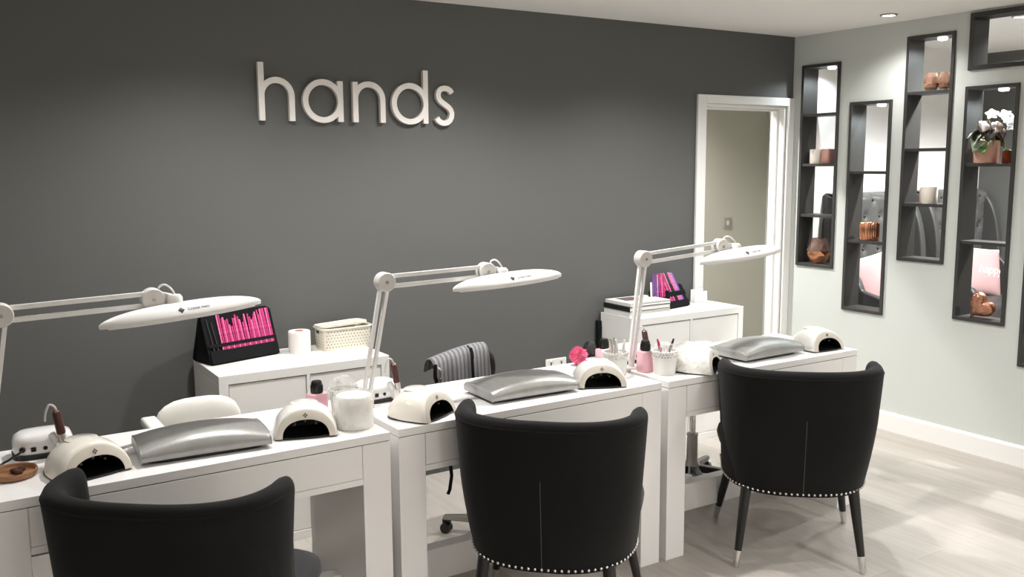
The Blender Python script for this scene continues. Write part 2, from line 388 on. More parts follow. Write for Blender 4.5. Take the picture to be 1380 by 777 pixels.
# ------------------------------------------------------------------ display niches in the right wall
NICHE_LABELS = ['dark grey display niche closest to the doorway, three shelves, candles and copper vase inside',
                'dark grey display niche holding only a ribbed copper candle holder',
                'tall dark grey display niche reaching high, with two smoky votive glasses on its top shelf',
                'dark grey display niche holding the potted begonia and the copper heart',
                'wide horizontal dark grey display opening up against the ceiling',
                'dark grey display niche cut off by the picture edge, beside the copper heart niche']
for k, (yl, yr, zt, zb, shelves) in enumerate(NICHES):
    t = thing('display_niche', NICHE_LABELS[k], 'wall niche', (0.0, (yl + yr) / 2, zb), 0, 'display niches in the pale wall')
    hw = (yl - yr) / 2; h = zt - zb; th = 0.020 if k != 4 else 0.026; x0, x1 = -0.012, 0.134
    bx('side_panel', M['niche'], t, x0, x1, hw - th, hw, 0, h, 0.0015)
    bx('side_panel', M['niche'], t, x0, x1, -hw, -hw + th, 0, h, 0.0015)
    bx('top_panel', M['niche'], t, x0, x1, -hw + th, hw - th, h - th, h, 0.0015)
    bx('bottom_panel', M['niche'], t, x0, x1, -hw + th, hw - th, 0, th, 0.0015)
    for z in shelves:
        bx('shelf', M['niche'], t, -0.004, x1, -hw + th, hw - th, z - zb - 0.008, z - zb + 0.010, 0.001)
    if k < 4 or k == 5:
        p = MB().lathe([(0.0, -0.012), (0.022, -0.012), (0.027, -0.004), (0.027, 0.0), (0, 0)], 24, (0.075, -0.02, h - th)).build('puck_light', M['glow'], t)
        spot('puck_beam', (0.075, -0.02, h - th - 0.02), 9.0, t, 165, 0.5, 0.02, (0.84, 0.95, 1.0))

# ------------------------------------------------------------------ wall sign
sg = thing('wall_sign', 'large white lowercase lettering reading hands on the dark grey wall', 'sign', (-3.14, -0.012, 1.886))
SW = 0.0275
def ribbon(pts, wdt, closed=False):
    pts = [Vector((p[0], p[1])) for p in pts]; n = len(pts); L = []; R = []
    for i in range(n):
        if closed: d = pts[(i + 1) % n] - pts[i - 1]
        else: d = pts[min(i + 1, n - 1)] - pts[max(i - 1, 0)]
        d.normalize(); nn = Vector((-d.y, d.x)) * wdt / 2
        L.append(pts[i] + nn); R.append(pts[i] - nn)
    rings = [[(L[i].x, 0.006, L[i].y), (R[i].x, 0.006, R[i].y), (R[i].x, -0.018, R[i].y), (L[i].x, -0.018, L[i].y)] for i in range(n)]
    return rings
def letter(strokes, label):
    mb = MB()
    for q, (pts, cl) in enumerate(strokes):
        mb.loft([[(x, y - 0.0008 * (q == 0) * (y < 0), z) for x, y, z in r_] for r_ in ribbon(pts, SW, cl)], caps=not cl, loop=cl)
    o = mb.build('letter', M['sign'], sg, angle=30); o['label'] = label
    return o
def arc(cx, cz, rx, rz, a0, a1, n=28): return [(cx + rx * math.cos(math.radians(a0 + (a1 - a0) * i / n)), cz + rz * math.sin(math.radians(a0 + (a1 - a0) * i / n))) for i in range(n + 1)]
O = 3.14
hs = -3.643 + O
letter([([(hs, 0), (hs, 0.267)], False), (arc(hs + 0.0725, 0.115, 0.0725, 0.073, 180, 0) + [(hs + 0.145, 0.05), (hs + 0.145, 0)], False)], 'letter h')
ac = -3.3425 + O
letter([(arc(ac, 0.0975, 0.089, 0.090, 0, 360 - 360 / 44, 43), True), ([(ac + 0.0885, 0), (ac + 0.0885, 0.195)], False)], 'letter a')
ns = -3.176 + O
letter([([(ns, 0), (ns, 0.195)], False), (arc(ns + 0.073, 0.112, 0.073, 0.074, 180, 0) + [(ns + 0.146, 0.05), (ns + 0.146, 0)], False)], 'letter n')
dc = -2.8785 + O
letter([(arc(dc, 0.0975, 0.089, 0.090, 0, 360 - 360 / 44, 43), True), ([(dc + 0.0885, 0), (dc + 0.0885, 0.267)], False)], 'letter d')
sc_ = -2.680 + O
spts = [(-0.045 + 0.097 - 0.007, 0.158)] 
S = [(0.044, 0.158), (0.034, 0.172), (0.018, 0.180), (0.000, 0.182), (-0.018, 0.178), (-0.031, 0.167), (-0.037, 0.150), (-0.035, 0.133), (-0.026, 0.119),
     (-0.012, 0.108), (0.006, 0.097), (0.024, 0.085), (0.036, 0.072), (0.042, 0.055), (0.040, 0.036), (0.031, 0.019), (0.016, 0.007), (-0.002, 0.003),
     (-0.020, 0.006), (-0.035, 0.015), (-0.046, 0.029)]
letter([([(sc_ + x, z) for x, z in S], False)], 'letter s')
M_pin = MB()
for px_ in (hs, ac + 0.0885, ns, dc + 0.0885):
    M_pin.box(px_ - 0.004, px_ + 0.004, 0.0, 0.0125, 0.03, 0.04).box(px_ - 0.004, px_ + 0.004, 0.0, 0.0125, 0.15, 0.16)
M_pin.box(sc_ - 0.004, sc_ + 0.004, 0.0, 0.0125, 0.09, 0.105)
M_pin.build('standoff_pins', M['steel'], sg)

# ------------------------------------------------------------------ small wall fittings
t = thing('wall_socket', 'white double wall socket low on the grey wall behind the middle desk', 'socket', (-1.957, 0.0, 0.505))
bx('faceplate', M['socket'], t, -0.073, 0.073, -0.009, 0.0, -0.043, 0.043, 0.003)
for sx in (-0.037, 0.037):
    o = MB().box(sx - 0.004, sx + 0.004, -0.0105, -0.008, 0.006, 0.020).box(sx - 0.016, sx - 0.008, -0.0105, -0.008, -0.020, -0.012).box(sx + 0.008, sx + 0.016, -0.0105, -0.008, -0.020, -0.012).build('pin_holes', M['print_black'], t)
    bx('rocker', M['trim'], t, sx - 0.010, sx + 0.010, -0.013, -0.008, 0.024, 0.037, 0.001)
t = thing('light_switch', 'taupe light switch on the beige wall behind the open doorway', 'switch', (0.428, 1.0, 1.193))
bx('faceplate', M['taupe'], t, -0.043, 0.043, -0.009, 0.0, -0.043, 0.043, 0.003)
bx('rocker', M['lampgrey'], t, -0.012, 0.012, -0.014, -0.008, -0.018, 0.018, 0.002)

# ------------------------------------------------------------------ desks
DH, DW, DD, LW = 0.78, 1.2013, 0.513, 0.102
def make_desk(loc, rz, label):
    t = thing('manicure_desk', label, 'desk', loc, rz, 'white manicure desks')
    bx('desktop', M['desk'], t, 0, DW, 0, DD, 0.7515, DH, 0.0015)
    bx('side_panel', M['desk'], t, 0, LW, 0.001, DD - 0.001, 0.0, 0.749, 0.0015)
    bx('side_panel', M['desk'], t, DW - LW, DW, 0.001, DD - 0.001, 0.0, 0.749, 0.0015)
    bx('front_rail', M['desk'], t, LW, DW - LW, 0.010, DD - 0.02, 0.612, 0.749, 0.001)
    d = bx('drawer_front', M['desk'], t, LW + 0.002, DW - LW - 0.002, 0.0005, 0.010, 0.636, 0.7485, 0.001)
    bx('rail_lip', M['desk'], t, LW + 0.0005, DW - LW - 0.0005, 0.0005, 0.010, 0.613, 0.6345, 0.001)
    bx('stretcher', M['desk'], t, LW, DW - LW, 0.215, 0.275, 0.085, 0.213, 0.0015)
    s = MB().box(0.004, DW - 0.004, 0.004, DD - 0.004, 0.7488, 0.7517); s.build('shadow_gap', M['seam'], t)
    return t
DESKS = [((-4.9255, -1.5674, 0), 0.0164, 'white manicure desk at the near end of the row, wooden dish on top'),
         ((-3.6889, -1.5390, 0), 0.0123, 'middle white manicure desk of the row, with pink pompom at its back edge'),
         ((-2.4560, -1.5311, 0), -0.0056, 'white manicure desk at the far end of the row, nearest the display niches')]
d1 = make_desk(*DESKS[0])
for loc, rz, lb in DESKS[1:]: dup(d1, loc, rz, lb)

# ------------------------------------------------------------------ storage cabinets
def make_cabinet(x0, x1, y0, y1, h, label):
    W = x1 - x0; D = y1 - y0; f = 0.040
    t = thing('storage_cabinet', label, 'cabinet', (x0, y0, 0), 0, 'white storage cabinets against the grey wall')
    mb = MB().box(0, W, 0, D, h - f, h).box(0, W, 0, D, 0, f).box(0, f, 0, D, f, h - f).box(W - f, W, 0, D, f, h - f)
    mid = 0.016
    mb.box(W / 2 - mid / 2, W / 2 + mid / 2, 0, D, f, h - f)
    mb.box(f, W - f, D - 0.01, D, f, h - f)
    for a, b in ((f, W / 2 - mid / 2), (W / 2 + mid / 2, W - f)):
        mb.box(a, b, 0, D - 0.01, h / 2 - mid / 2, h / 2 + mid / 2)
    mb.build('carcass', M['cab'], t, bevel=0.0012)
    for a, b in ((f, W / 2 - mid / 2), (W / 2 + mid / 2, W - f)):
        dw = b - a
        for z0, z1, nm in ((h / 2 + mid / 2, h - f, 'drawer'), (f, h / 2 - mid / 2, 'door')):
            d = bx(nm, M['cab'], t, a + 0.0035, b - 0.0035, 0.004, 0.022, z0 + 0.0035, z1 - 0.0045, 0.001)
            MB().box(a + 0.001, b - 0.001, 0.024, 0.03, z0 + 0.001, z1 - 0.001).build('recess', M['seam'], t)
            zc = (z0 + z1) / 2 if nm == 'drawer' else z1 - 0.05
            MB().lathe([(0.004, 0), (0.004, 0.012), (0.0095, 0.016), (0.0105, 0.022), (0.008, 0.026), (0.0, 0.027)], 16, mx=trm((a + b) / 2, 0.004, zc) @ rotm('X', PI / 2)).build('knob', M['chrome'], d)
    return t
CABH = 0.795
make_cabinet(-4.012, -3.225, -0.457, -0.020, CABH, 'white storage cabinet behind the near desk, with woven basket and pink file case on top')
make_cabinet(-1.640, -0.781, -0.345, -0.020, CABH, 'white storage cabinet beside the doorway, with books on top')

# ------------------------------------------------------------------ tub chairs
def make_chair(loc, rz, label):
    t = thing('tub_chair', label, 'chair', loc, rz, 'dark velvet tub chairs at the desks')
    zb, zt = 0.325, 0.852
    TH = 0.062; n = 2.6; NS = 48
    def plan(f, inset):
        """outer plan curve at height fraction f, pulled in by inset"""
        a = 0.294 + 0.042 * f ** 0.8 - inset
        vr = -0.028 - 0.052 * f + inset
        vt = 0.30 - 0.155 * min(1, f * 1.35) if f < 0.74 else 0.145
        vt = 0.185 + 0.13 * max(0, 1 - f / 0.55) ** 1.5
        b = vt - vr
        out = []
        for k in range(NS + 1):
            th = -PI / 2 + PI * k / NS
            s_, c = math.sin(th), math.cos(th)
            out.append((a * math.copysign(abs(s_) ** (2 / n), s_), vt - b * max(c, 0) ** (2 / n)))
        return out
    # cross-section loop (outer up, rounded rim, inner down)
    prof = []
    for i in range(13): prof.append((i / 12 * 0.93, 0.0))
    for i in range(1, 8):
        a_ = PI * i / 8
        prof.append((0.93 + 0.07 * math.sin(a_), TH / 2 - TH / 2 * math.cos(a_)))
    for i in range(13): prof.append((0.93 - i / 12 * 0.93, TH))
    curves = []
    for f, ins in prof:
        c = plan(min(f, 1), ins); z = zb + (zt - zb) * f
        curves.append([(x, y, z) for x, y in c])
    rings = [[curves[j][k] for j in range(len(curves))] for k in range(NS + 1)]
    # swell the two ears slightly and round their ends
    def endcap(ring, sgn):
        c = Vector((sum(p[0] for p in ring) / len(ring), sum(p[1] for p in ring) / len(ring), 0))
        caps_ = []
        for q, push in ((0.82, 0.022), (0.45, 0.034)):
            rr = []
            for j, p in enumerate(ring):
                mid = ((ring[j][0] + ring[-1 - j][0]) / 2, (ring[j][1] + ring[-1 - j][1]) / 2)
                rr.append((mid[0] + (p[0] - mid[0]) * q, mid[1] + (p[1] - mid[1]) * q + push, p[2] - (1 - q) * 0.02 * (1 if p[2] > 0.8 else 0)))
            caps_.append(rr)
        return caps_
    rings = endcap(rings[0], -1)[::-1] + rings + endcap(rings[-1], 1)
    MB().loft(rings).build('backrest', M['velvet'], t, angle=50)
    # upholstered seat rail: closed U plan
    def seatplan(a, y0, y1, nn=4.5, seg=56): return superell(a, (y1 - y0) / 2, nn, seg, 0, (y0 + y1) / 2)
    def st(levels): return [[(x, y, z) for x, y in seatplan(a, y0, y1, nn)] for a, y0, y1, z, nn in levels]
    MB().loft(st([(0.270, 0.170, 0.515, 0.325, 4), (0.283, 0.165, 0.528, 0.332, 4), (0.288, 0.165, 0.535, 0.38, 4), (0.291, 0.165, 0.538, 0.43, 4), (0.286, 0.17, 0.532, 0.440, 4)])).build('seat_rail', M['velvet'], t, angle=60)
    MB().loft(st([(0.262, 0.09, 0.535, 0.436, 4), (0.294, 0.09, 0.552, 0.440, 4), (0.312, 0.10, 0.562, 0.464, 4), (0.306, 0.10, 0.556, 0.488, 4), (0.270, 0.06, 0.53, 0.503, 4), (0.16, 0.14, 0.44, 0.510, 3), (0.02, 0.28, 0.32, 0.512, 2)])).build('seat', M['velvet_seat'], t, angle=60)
    # nail head trim along the lower edge, from one front corner round the back to the other
    path = plan(0.03, -0.001)
    pl = [(-0.286, 0.46), (-0.290, 0.36)] + path[1:-1] + [(0.290, 0.36), (0.286, 0.46)]
    seg = [0]
    for i in range(1, len(pl)): seg.append(seg[-1] + math.dist(pl[i], pl[i - 1]))
    tot = seg[-1]; N = int(tot / 0.0225); mb = MB()
    for q in range(N + 1):
        s_ = tot * q / N; i = 1
        while i < len(seg) - 1 and seg[i] < s_: i += 1
        f = (s_ - seg[i - 1]) / max(1e-9, seg[i] - seg[i - 1])
        x = pl[i - 1][0] + (pl[i][0] - pl[i - 1][0]) * f; y = pl[i - 1][1] + (pl[i][1] - pl[i - 1][1]) * f
        mb.sphere((x, y, zb + 0.012), 0.0058, 8, 6)
    mb.build('nailhead_trim', M['chrome'], t)
    # centre seam down the back
    pts = []
    for i in range(15):
        f = 0.62 * i / 14; c = plan(f, -0.0005)[NS // 2]
        pts.append((c[0], c[1], zb + (zt - zb) * f))
    MB().tube(pts, 0.0014, 6).build('back_seam', M['thread'], t)
    # piping around the rim
    pts = [(x, y, zb + (zt - zb) * 0.945) for x, y in plan(0.945, 0.0015)[2:-2]]
    MB().tube(pts, 0.003, 6).build('rim_piping', M['velvet'], t)
    for sx in (-1, 1):
        for (x0, y0, x1, y1) in ((0.215, 0.055, 0.256, 0.0), (0.235, 0.455, 0.295, 0.545)):
            top = Vector((sx * x0, y0, 0.335)); bot = Vector((sx * x1, y1, 0.0)); fer = bot.lerp(top, 0.21)
            lg = MB().tube([top, fer], [0.0235, 0.0152], 16).build('leg', M['black_wood'], t)
            MB().tube([fer, bot.lerp(top, 0.01), bot], [0.0160, 0.0118, 0.0105], 16).build('ferrule', M['chrome'], lg)
    return t
def chair_pose(E, deg):
    f = (math.cos(math.radians(deg)), math.sin(math.radians(deg)))
    return (E[0] - 0.085 * f[0], E[1] - 0.085 * f[1], 0), math.radians(deg - 90)
c3, r3 = chair_pose((-2.000, -1.835), 50.0)
ch = make_chair(c3, r3, 'dark grey velvet tub chair at the far desk, its four silver-tipped legs showing')
c2, r2 = chair_pose((-3.275, -1.835), 46.0)
dup(ch, c2, r2, 'dark grey velvet tub chair in front of the middle desk')
c1, r1 = chair_pose((-4.540, -1.875), 50.0)
dup(ch, c1, r1, 'dark grey velvet tub chair at the near desk, cut off by the bottom edge')

# ------------------------------------------------------------------ desk lamps
def make_lamp(base, joint, elbow, hl, hr, label, cyl=-1):
    """clamp, two double bars, boat shaped LED head; coordinates relative to base"""
    t = thing('desk_lamp', label, 'lamp', base, 0, 'white double-arm LED desk lamps')
    J = Vector(joint) - Vector(base); E = Vector(elbow) - Vector(base)
    cl = MB().box(-0.022, 0.030, -0.02, 0.02, 0.0, 0.012).box(-0.022, -0.036, -0.02, 0.02, -0.085, 0.012)
    cl.build('clamp', M['lampgrey'], t, bevel=0.002)
    MB().tube([(0.005, 0, 0.010), (0.005, 0, 0.055)], 0.014, 16).build('post', M['lampgrey'], t)
    P0 = Vector((0.005, 0, 0.045))
    d = (J - P0).normalized(); s = d.cross(Vector((0, 1, 0))).normalized()
    for sg_ in (-1, 1):
        MB().tube([P0 + s * 0.012 * sg_, J + s * 0.015 * sg_], 0.0, sq=(0.0065, 0.0075)).build('arm_bar', M['lampwhite'], t, bevel=0.001)
    d2 = (E - J).normalized(); s2 = d2.cross(Vector((0, 1, 0))).normalized()
    for sg_ in (-1, 1):
        MB().tube([J + s2 * 0.019 * sg_, E + s2 * 0.019 * sg_], 0.0, sq=(0.0065, 0.0075)).build('arm_bar', M['lampwhite'], t, bevel=0.001)
    for c, r in ((J, 0.036), (E, 0.036)):
        p = MB().lathe([(0.0, -0.024), (r - 0.003, -0.024), (r, -0.020), (r, 0.020), (r - 0.003, 0.024), (0, 0.024)], 32, mx=trm(*c) @ rotm('X', PI / 2)).build('pivot', M['lampgrey'], t)
        MB().lathe([(0.0, 0.0), (0.006, 0.0), (0.006, 0.003), (0.0, 0.003)], 12, mx=trm(c.x, c.y - 0.024, c.z) @ rotm('X', PI / 2)).build('pivot_screw', M['dull_ring'], p)
    # neck block from elbow to the head
    HL = Vector(hl) - Vector(base); HR = Vector(hr) - Vector(base)
    HC = (HL + HR) / 2; ax = (HR - HL); Lh = ax.length; ax.normalize()
    N1 = E + Vector((0.075, 0, -0.004)); 
    nk = MB(); nk.add([(E.x, E.y - 0.020, E.z - 0.030), (N1.x, N1.y - 0.012, N1.z - 0.012), (N1.x, N1.y - 0.012, N1.z + 0.012), (E.x, E.y - 0.020, E.z + 0.030),
                       (E.x, E.y + 0.020, E.z - 0.030), (N1.x, N1.y + 0.012, N1.z - 0.012), (N1.x, N1.y + 0.012, N1.z + 0.012), (E.x, E.y + 0.020, E.z + 0.030)],
                      [(0, 1, 2, 3), (4, 7, 6, 5), (0, 4, 5, 1), (1, 5, 6, 2), (2, 6, 7, 3), (3, 7, 4, 0)])
    nk.build('neck', M['lampgrey'], t, bevel=0.004)
    SWV = Vector((HC.x - 0.02, HC.y + 0.02, HC.z + 0.02))
    nk = MB().tube([N1 - Vector((0.01, 0, 0)), (SWV.x, SWV.y, N1.z)], 0.011, 14)
    nk.lathe([(0.0, 0.0), (0.024, 0.0), (0.026, 0.006), (0.024, N1.z - SWV.z + 0.008), (0.018, N1.z - SWV.z + 0.016), (0, N1.z - SWV.z + 0.018)], 24, SWV)
    nk.build('swivel', M['lampwhite'], t)
    # cable loop above the neck
    pts = []
    a_, b_ = E + Vector((0.02, 0, 0.034)), Vector((SWV.x, SWV.y, N1.z + 0.016))
    for i in range(13):
        f = i / 12; p = a_.lerp(b_, f); p.z += 0.020 * math.sin(PI * f) ** 0.7; pts.append(p)
    MB().tube(pts, 0.0035, 8).build('cable', M['lampwhite'], t)
    # head: boat with domed top, local x along the length
    Wd = 0.064; tilt = math.radians(0)
    X = ax; Y = Vector((0, 1, 0)); Z = X.cross(Y).normalized(); Y = Z.cross(X).normalized()
    mx = Matrix(((X.x, Y.x, Z.x, HC.x), (X.y, Y.y, Z.y, HC.y), (X.z, Y.z, Z.z, HC.z), (0, 0, 0, 1))) @ rotm('X', -tilt)
    NU, NV = 40, 20; rings = []
    def half(u): return Wd * max(0.0, 1 - abs(u) ** 2.1) ** 0.85 + 0.0015
    def top(u, v): return 0.038 * (1 - abs(u) ** 2.6) ** 0.6 * max(0, (1 - abs(v) ** 2.2)) ** 0.75 if abs(u) < 1 else 0
    for i in range(NU + 1):
        u = -math.cos(PI * i / NU); u = max(-1, min(1, u)); r_ = []
        wv = half(u)
        for j in range(NV + 1):
            v = -math.cos(PI * j / NV); r_.append((u * Lh / 2, v * wv, 0.006 + top(u, v)))
        lip = 0.004
        for j in range(NV + 1):
            v = math.cos(PI * j / NV); r_.append((u * Lh / 2 * 0.995, v * wv * 0.97, -lip))
        rings.append(r_)
    hd = MB().loft(rings, mx=mx).build('lamp_head', M['lampwhite'], t, angle=55)
    rings = []
    for i in range(21):
        u = -0.9 + 1.8 * i / 20; wv = half(u) * 0.82
        rings.append([(u * Lh / 2, -wv, -0.0042), (u * Lh / 2, wv, -0.0042), (u * Lh / 2, wv, -0.008), (u * Lh / 2, -wv, -0.008)])
    MB().loft(rings, mx=mx).build('led_panel', M['diffuser'], t)
    # brand mark on the near flank: diamond and small lettering, laid on the dome surface
    def on_dome(px_, s_, lift):
        u = px_ / (Lh / 2); wv = half(u); v = -0.93 + s_ / wv
        return (px_, v * wv, 0.006 + top(u, v) + lift)
    def lay(vs_, fs, cx_):
        mb = MB(); mb.add([on_dome(cx_ + p[0], 0.009 + p[1] * 0.85, 0.0008 + max(0, p[2])) for p in vs_], fs, mx); return mb
    dz = lay([(-0.011, 0, 0), (0, -0.0105, 0), (0.011, 0, 0), (0, 0.0105, 0), (0, 0, 0.0006)], [(0, 1, 4), (1, 2, 4), (2, 3, 4), (3, 0, 4)], -0.015)
    dz.build('diamond_logo', M['print_black'], hd, flat=True)
    vs_, fs = LAMP_TXT
    lay(vs_, fs, 0.040).build('brand_lettering', M['print_black'], hd, flat=True)
    return t
LAMP_TXT = text_mesh('Crystal Nails', 0.0135, 0.0003)
LY = -1.21
make_lamp((-4.905, LY, DH), (-4.833, LY, 1.240), (-4.398, LY, 1.252), (-4.570, LY - 0.04, 1.178), (-4.056, LY - 0.04, 1.217), 'white LED desk lamp on the near desk, its arm entering from the picture edge')
make_lamp((-3.668, LY, DH), (-3.578, LY, 1.247), (-3.140, LY, 1.256), (-3.312, LY - 0.04, 1.197), (-2.802, LY - 0.04, 1.220), 'white LED desk lamp standing between the near and middle desks')
make_lamp((-2.436, LY - 0.05, DH), (-2.372, LY - 0.05, 1.264), (-1.910, LY - 0.05, 1.293), (-2.075, LY - 0.09, 1.225), (-1.545, LY - 0.09, 1.258), 'white LED desk lamp reaching toward the doorway, on the far desk')

# ------------------------------------------------------------------ UV nail lamps
def make_uv(loc, rz, shell, label, group='UV nail lamps on the desks'):
    """front opening faces local -y; origin at centre of footprint"""
    t = thing('nail_lamp', label, 'nail lamp', loc, rz, group)
    W, D, Ht = 0.098, 0.205, 0.098
    NA = 36
    def arch(a, h, y, zb=0.006, n=2.15, lean=0.0):
        out = []
        for k in range(NA + 1):
            th = PI * k / NA; c, s_ = math.cos(th), math.sin(th)
            z = h * s_ ** (2 / n)
            out.append((a * math.copysign(abs(c) ** (2 / n), c), y + lean * z, zb + z))
        return out
    rings = [arch(0.097, 0.083, -0.098, lean=0.38)]
    rings.append(arch(0.101, 0.088, -0.094, lean=0.34))
    for i in range(1, 15):
        f = i / 14; y = -0.088 + 0.190 * f
        k = 1 - (max(0, f - 0.10) / 0.90) ** 3.6; k = max(k, 0.0) ** 0.5
        rings.append(arch(0.103 * (0.42 + 0.58 * k) + 0.004 * math.sin(PI * f), Ht * (0.06 + 0.94 * k) * (0.93 + 0.07 * math.sin(PI * min(1, f * 1.2))), y, lean=0.30 * (1 - f)))
    sh = MB(); sh.loft(rings, closed=False, caps=False); 
    last = rings[-1]; o_ = len(sh.v); sh.add(last, [tuple(range(len(last)))])
    sh.build('housing', shell, t, angle=60)
    # front face ring
    fo = arch(0.097, 0.083, -0.098, lean=0.38); fi = arch(0.076, 0.056, -0.1005, lean=0.34, n=2.3)
    fm = arch(0.094, 0.079, -0.1005, lean=0.38)
    MB().loft([fo, fm, fi], closed=False, caps=False).build('front_panel', M['ivory_dark'], t, angle=60)
    inn = [fi] + [arch(0.074, 0.054, y, n=2.3, lean=0.2) for y in (-0.07, -0.02)] + [arch(0.064, 0.046, 0.05, n=2.3)]
    tn = MB().loft(inn, closed=False, caps=False); tn.add(inn[-1], [tuple(range(NA + 1))])
    tn.build('tunnel', M['black'], t, angle=60)
    leds = MB()
    for yy in (-0.06, -0.03, 0.0):
        for aa in (50, 90, 130):
            leds.sphere((0.055 * math.cos(math.radians(aa)), yy, 0.008 + 0.044 * math.sin(math.radians(aa))), 0.005, 8, 6)
    leds.build('led_beads', M['logo_grey'], t)
    base = superell(0.104, 0.1, 3.2, 40)
    MB().prism(base, 0.0, 0.007).build('base_plate', M['black'], t)
    # oval top button outline
    pts = [(0.046 * math.cos(2 * PI * k / 32), 0.01 + 0.05 * math.sin(2 * PI * k / 32), 0) for k in range(32)]
    MB().lathe([(0.0, 0.0), (0.046, 0.0), (0.046, 0.0015), (0.044, 0.0028), (0.0, 0.0042)], 32, (0, 0.012, 0.0965), sy=0.95).build('lid', shell, t)
    lg = MB(); s_ = 0.0085
    yz = lambda x, z: (x, -0.1005 + 0.38 * z - 0.0035, 0.006 + z)
    for (cx_, cz_, q) in ((0, 0.0695 - 0.0045, 0.42), (0, 0.0695 + 0.0045, 0.42), (-0.0045, 0.0695, 0.42), (0.0045, 0.0695, 0.42)):
        lg.add([yz(cx_ - s_ * q, cz_), yz(cx_, cz_ - s_ * q), yz(cx_ + s_ * q, cz_), yz(cx_, cz_ + s_ * q)], [(0, 1, 2, 3)])
    lg.build('diamond_logo', M['logo_grey'], t, flat=True)
    return t
u1 = make_uv((-4.655, -1.405, DH), 0.28, M['ivory'], 'ivory nail lamp on the near desk beside the wooden dish')
u3 = dup(u1, (-3.545, -1.410, DH), 0.52, 'ivory nail lamp on the corner of the middle desk next to the white paper roll')
u2 = make_uv((-3.962, -1.375, DH), -0.30, M['ivory_white'], 'white nail lamp on the near desk beside the pink bottle and paper roll')
dup(u2, (-2.715, -1.385, DH), -0.42, 'white nail lamp at the far end of the middle desk, by the pompom')
dup(u2, (-2.205, -1.425, DH), 0.55, 'white nail lamp inside clear wrapping on the far desk, behind the chair ear')
dup(u2, (-1.395, -1.395, DH), -0.06, 'white nail lamp at the far end of the far desk with a thin cable')

# clear wrap around the lamp on the far desk
mb = MB(); rings = []
for i in range(9):
    f = i / 8; y = -0.085 + 0.225 * f; k = (1 - f ** 3) ** 0.5
    r_ = []
    for kk in range(25):
        th = PI * kk / 24; jt = 1 + 0.06 * math.sin(kk * 3.1 + i * 2.3)
        r_.append(((0.104 * (0.45 + 0.55 * k)) * math.cos(th) * jt, y + 0.2 * 0.1 * math.sin(th) * (1 - f), 0.012 + (0.112 * (0.25 + 0.75 * k)) * math.sin(th) * jt))
    rings.append(r_)
mb.loft(rings, closed=False, caps=False)
o = mb.build('plastic_bag', M['wrap'], angle=20); o.location = (-2.205, -1.425, DH); o.rotation_euler = (0, 0, 0.55)
tag(o, 'clear plastic bag pulled over the nail lamp on the far desk', 'plastic bag')

def cable(name, pts, r, material, label, cat):
    P = [Vector(p) for p in pts]; out = []
    for i in range(len(P) - 1):
        p0, p1, p2, p3 = P[max(i - 1, 0)], P[i], P[i + 1], P[min(i + 2, len(P) - 1)]
        for k in range(8):
            s = k / 8
            out.append(0.5 * ((2 * p1) + (-p0 + p2) * s + (2 * p0 - 5 * p1 + 4 * p2 - p3) * s * s + (-p0 + 3 * p1 - 3 * p2 + p3) * s ** 3))
    out.append(P[-1])
    return tag(MB().tube(out, r, 8).build(name, material), label, cat)
cable('power_cable', [(-1.400, -1.285, DH + 0.006), (-1.44, -1.215, DH + 0.014), (-1.50, -1.20, DH + 0.012), (-1.565, -1.235, DH + 0.004)], 0.0028, M['logo_grey'], 'thin dark cable behind the nail lamp at the far desk end', 'cable')

# ------------------------------------------------------------------ silver arm rests
def make_rest(loc, rz, label):
    t = thing('arm_rest', label, 'arm rest', loc, rz, 'silver cushioned arm rests on the desks')
    a, b = 0.198, 0.118
    def section(x, k):
        e = abs(x) / a; h = 0.078 - 0.026 * e ** 2.2; bb = b * (0.955 + 0.045 * e ** 2) * k; out = []
        z0, zm = 0.012, 0.024
        for q in range(33):
            th = PI * q / 32; c, s_ = math.cos(th), math.sin(th)
            out.append((x, bb * math.copysign(abs(c) ** 0.72, c), zm + (h * (0.8 + 0.2 * k) - zm) * s_ ** 0.80))
        out += [(x, -bb * 0.97, z0), (x, bb * 0.97, z0)]
        return out
    xs = [(-1, .95), (-.993, .985)] + [(-.98 + 1.96 * i / 22, 1.0) for i in range(23)] + [(.993, .985), (1, .95)]
    MB().loft([section(a * f, k) for f, k in xs]).build('cushion', M['silver'], t, angle=40)
    MB().prism(superell(a * 0.93, b * 0.86, 5, 40), 0.0, 0.013).build('base_board', M['black'], t)
    for sx in (-1, 1):
        MB().tube(section(a * 0.986 * sx, 1.004), 0.0018, 6, loop=True).build('end_piping', M['silver'], t)
    return t
r_ = make_rest((-4.305, -1.370, DH), -0.06, 'silver padded arm rest on the near desk')
dup(r_, (-3.055, -1.335, DH), -0.03, 'silver padded arm rest on the middle desk')
dup(r_, (-1.740, -1.345, DH), 0.02, 'silver padded arm rest on the far desk')

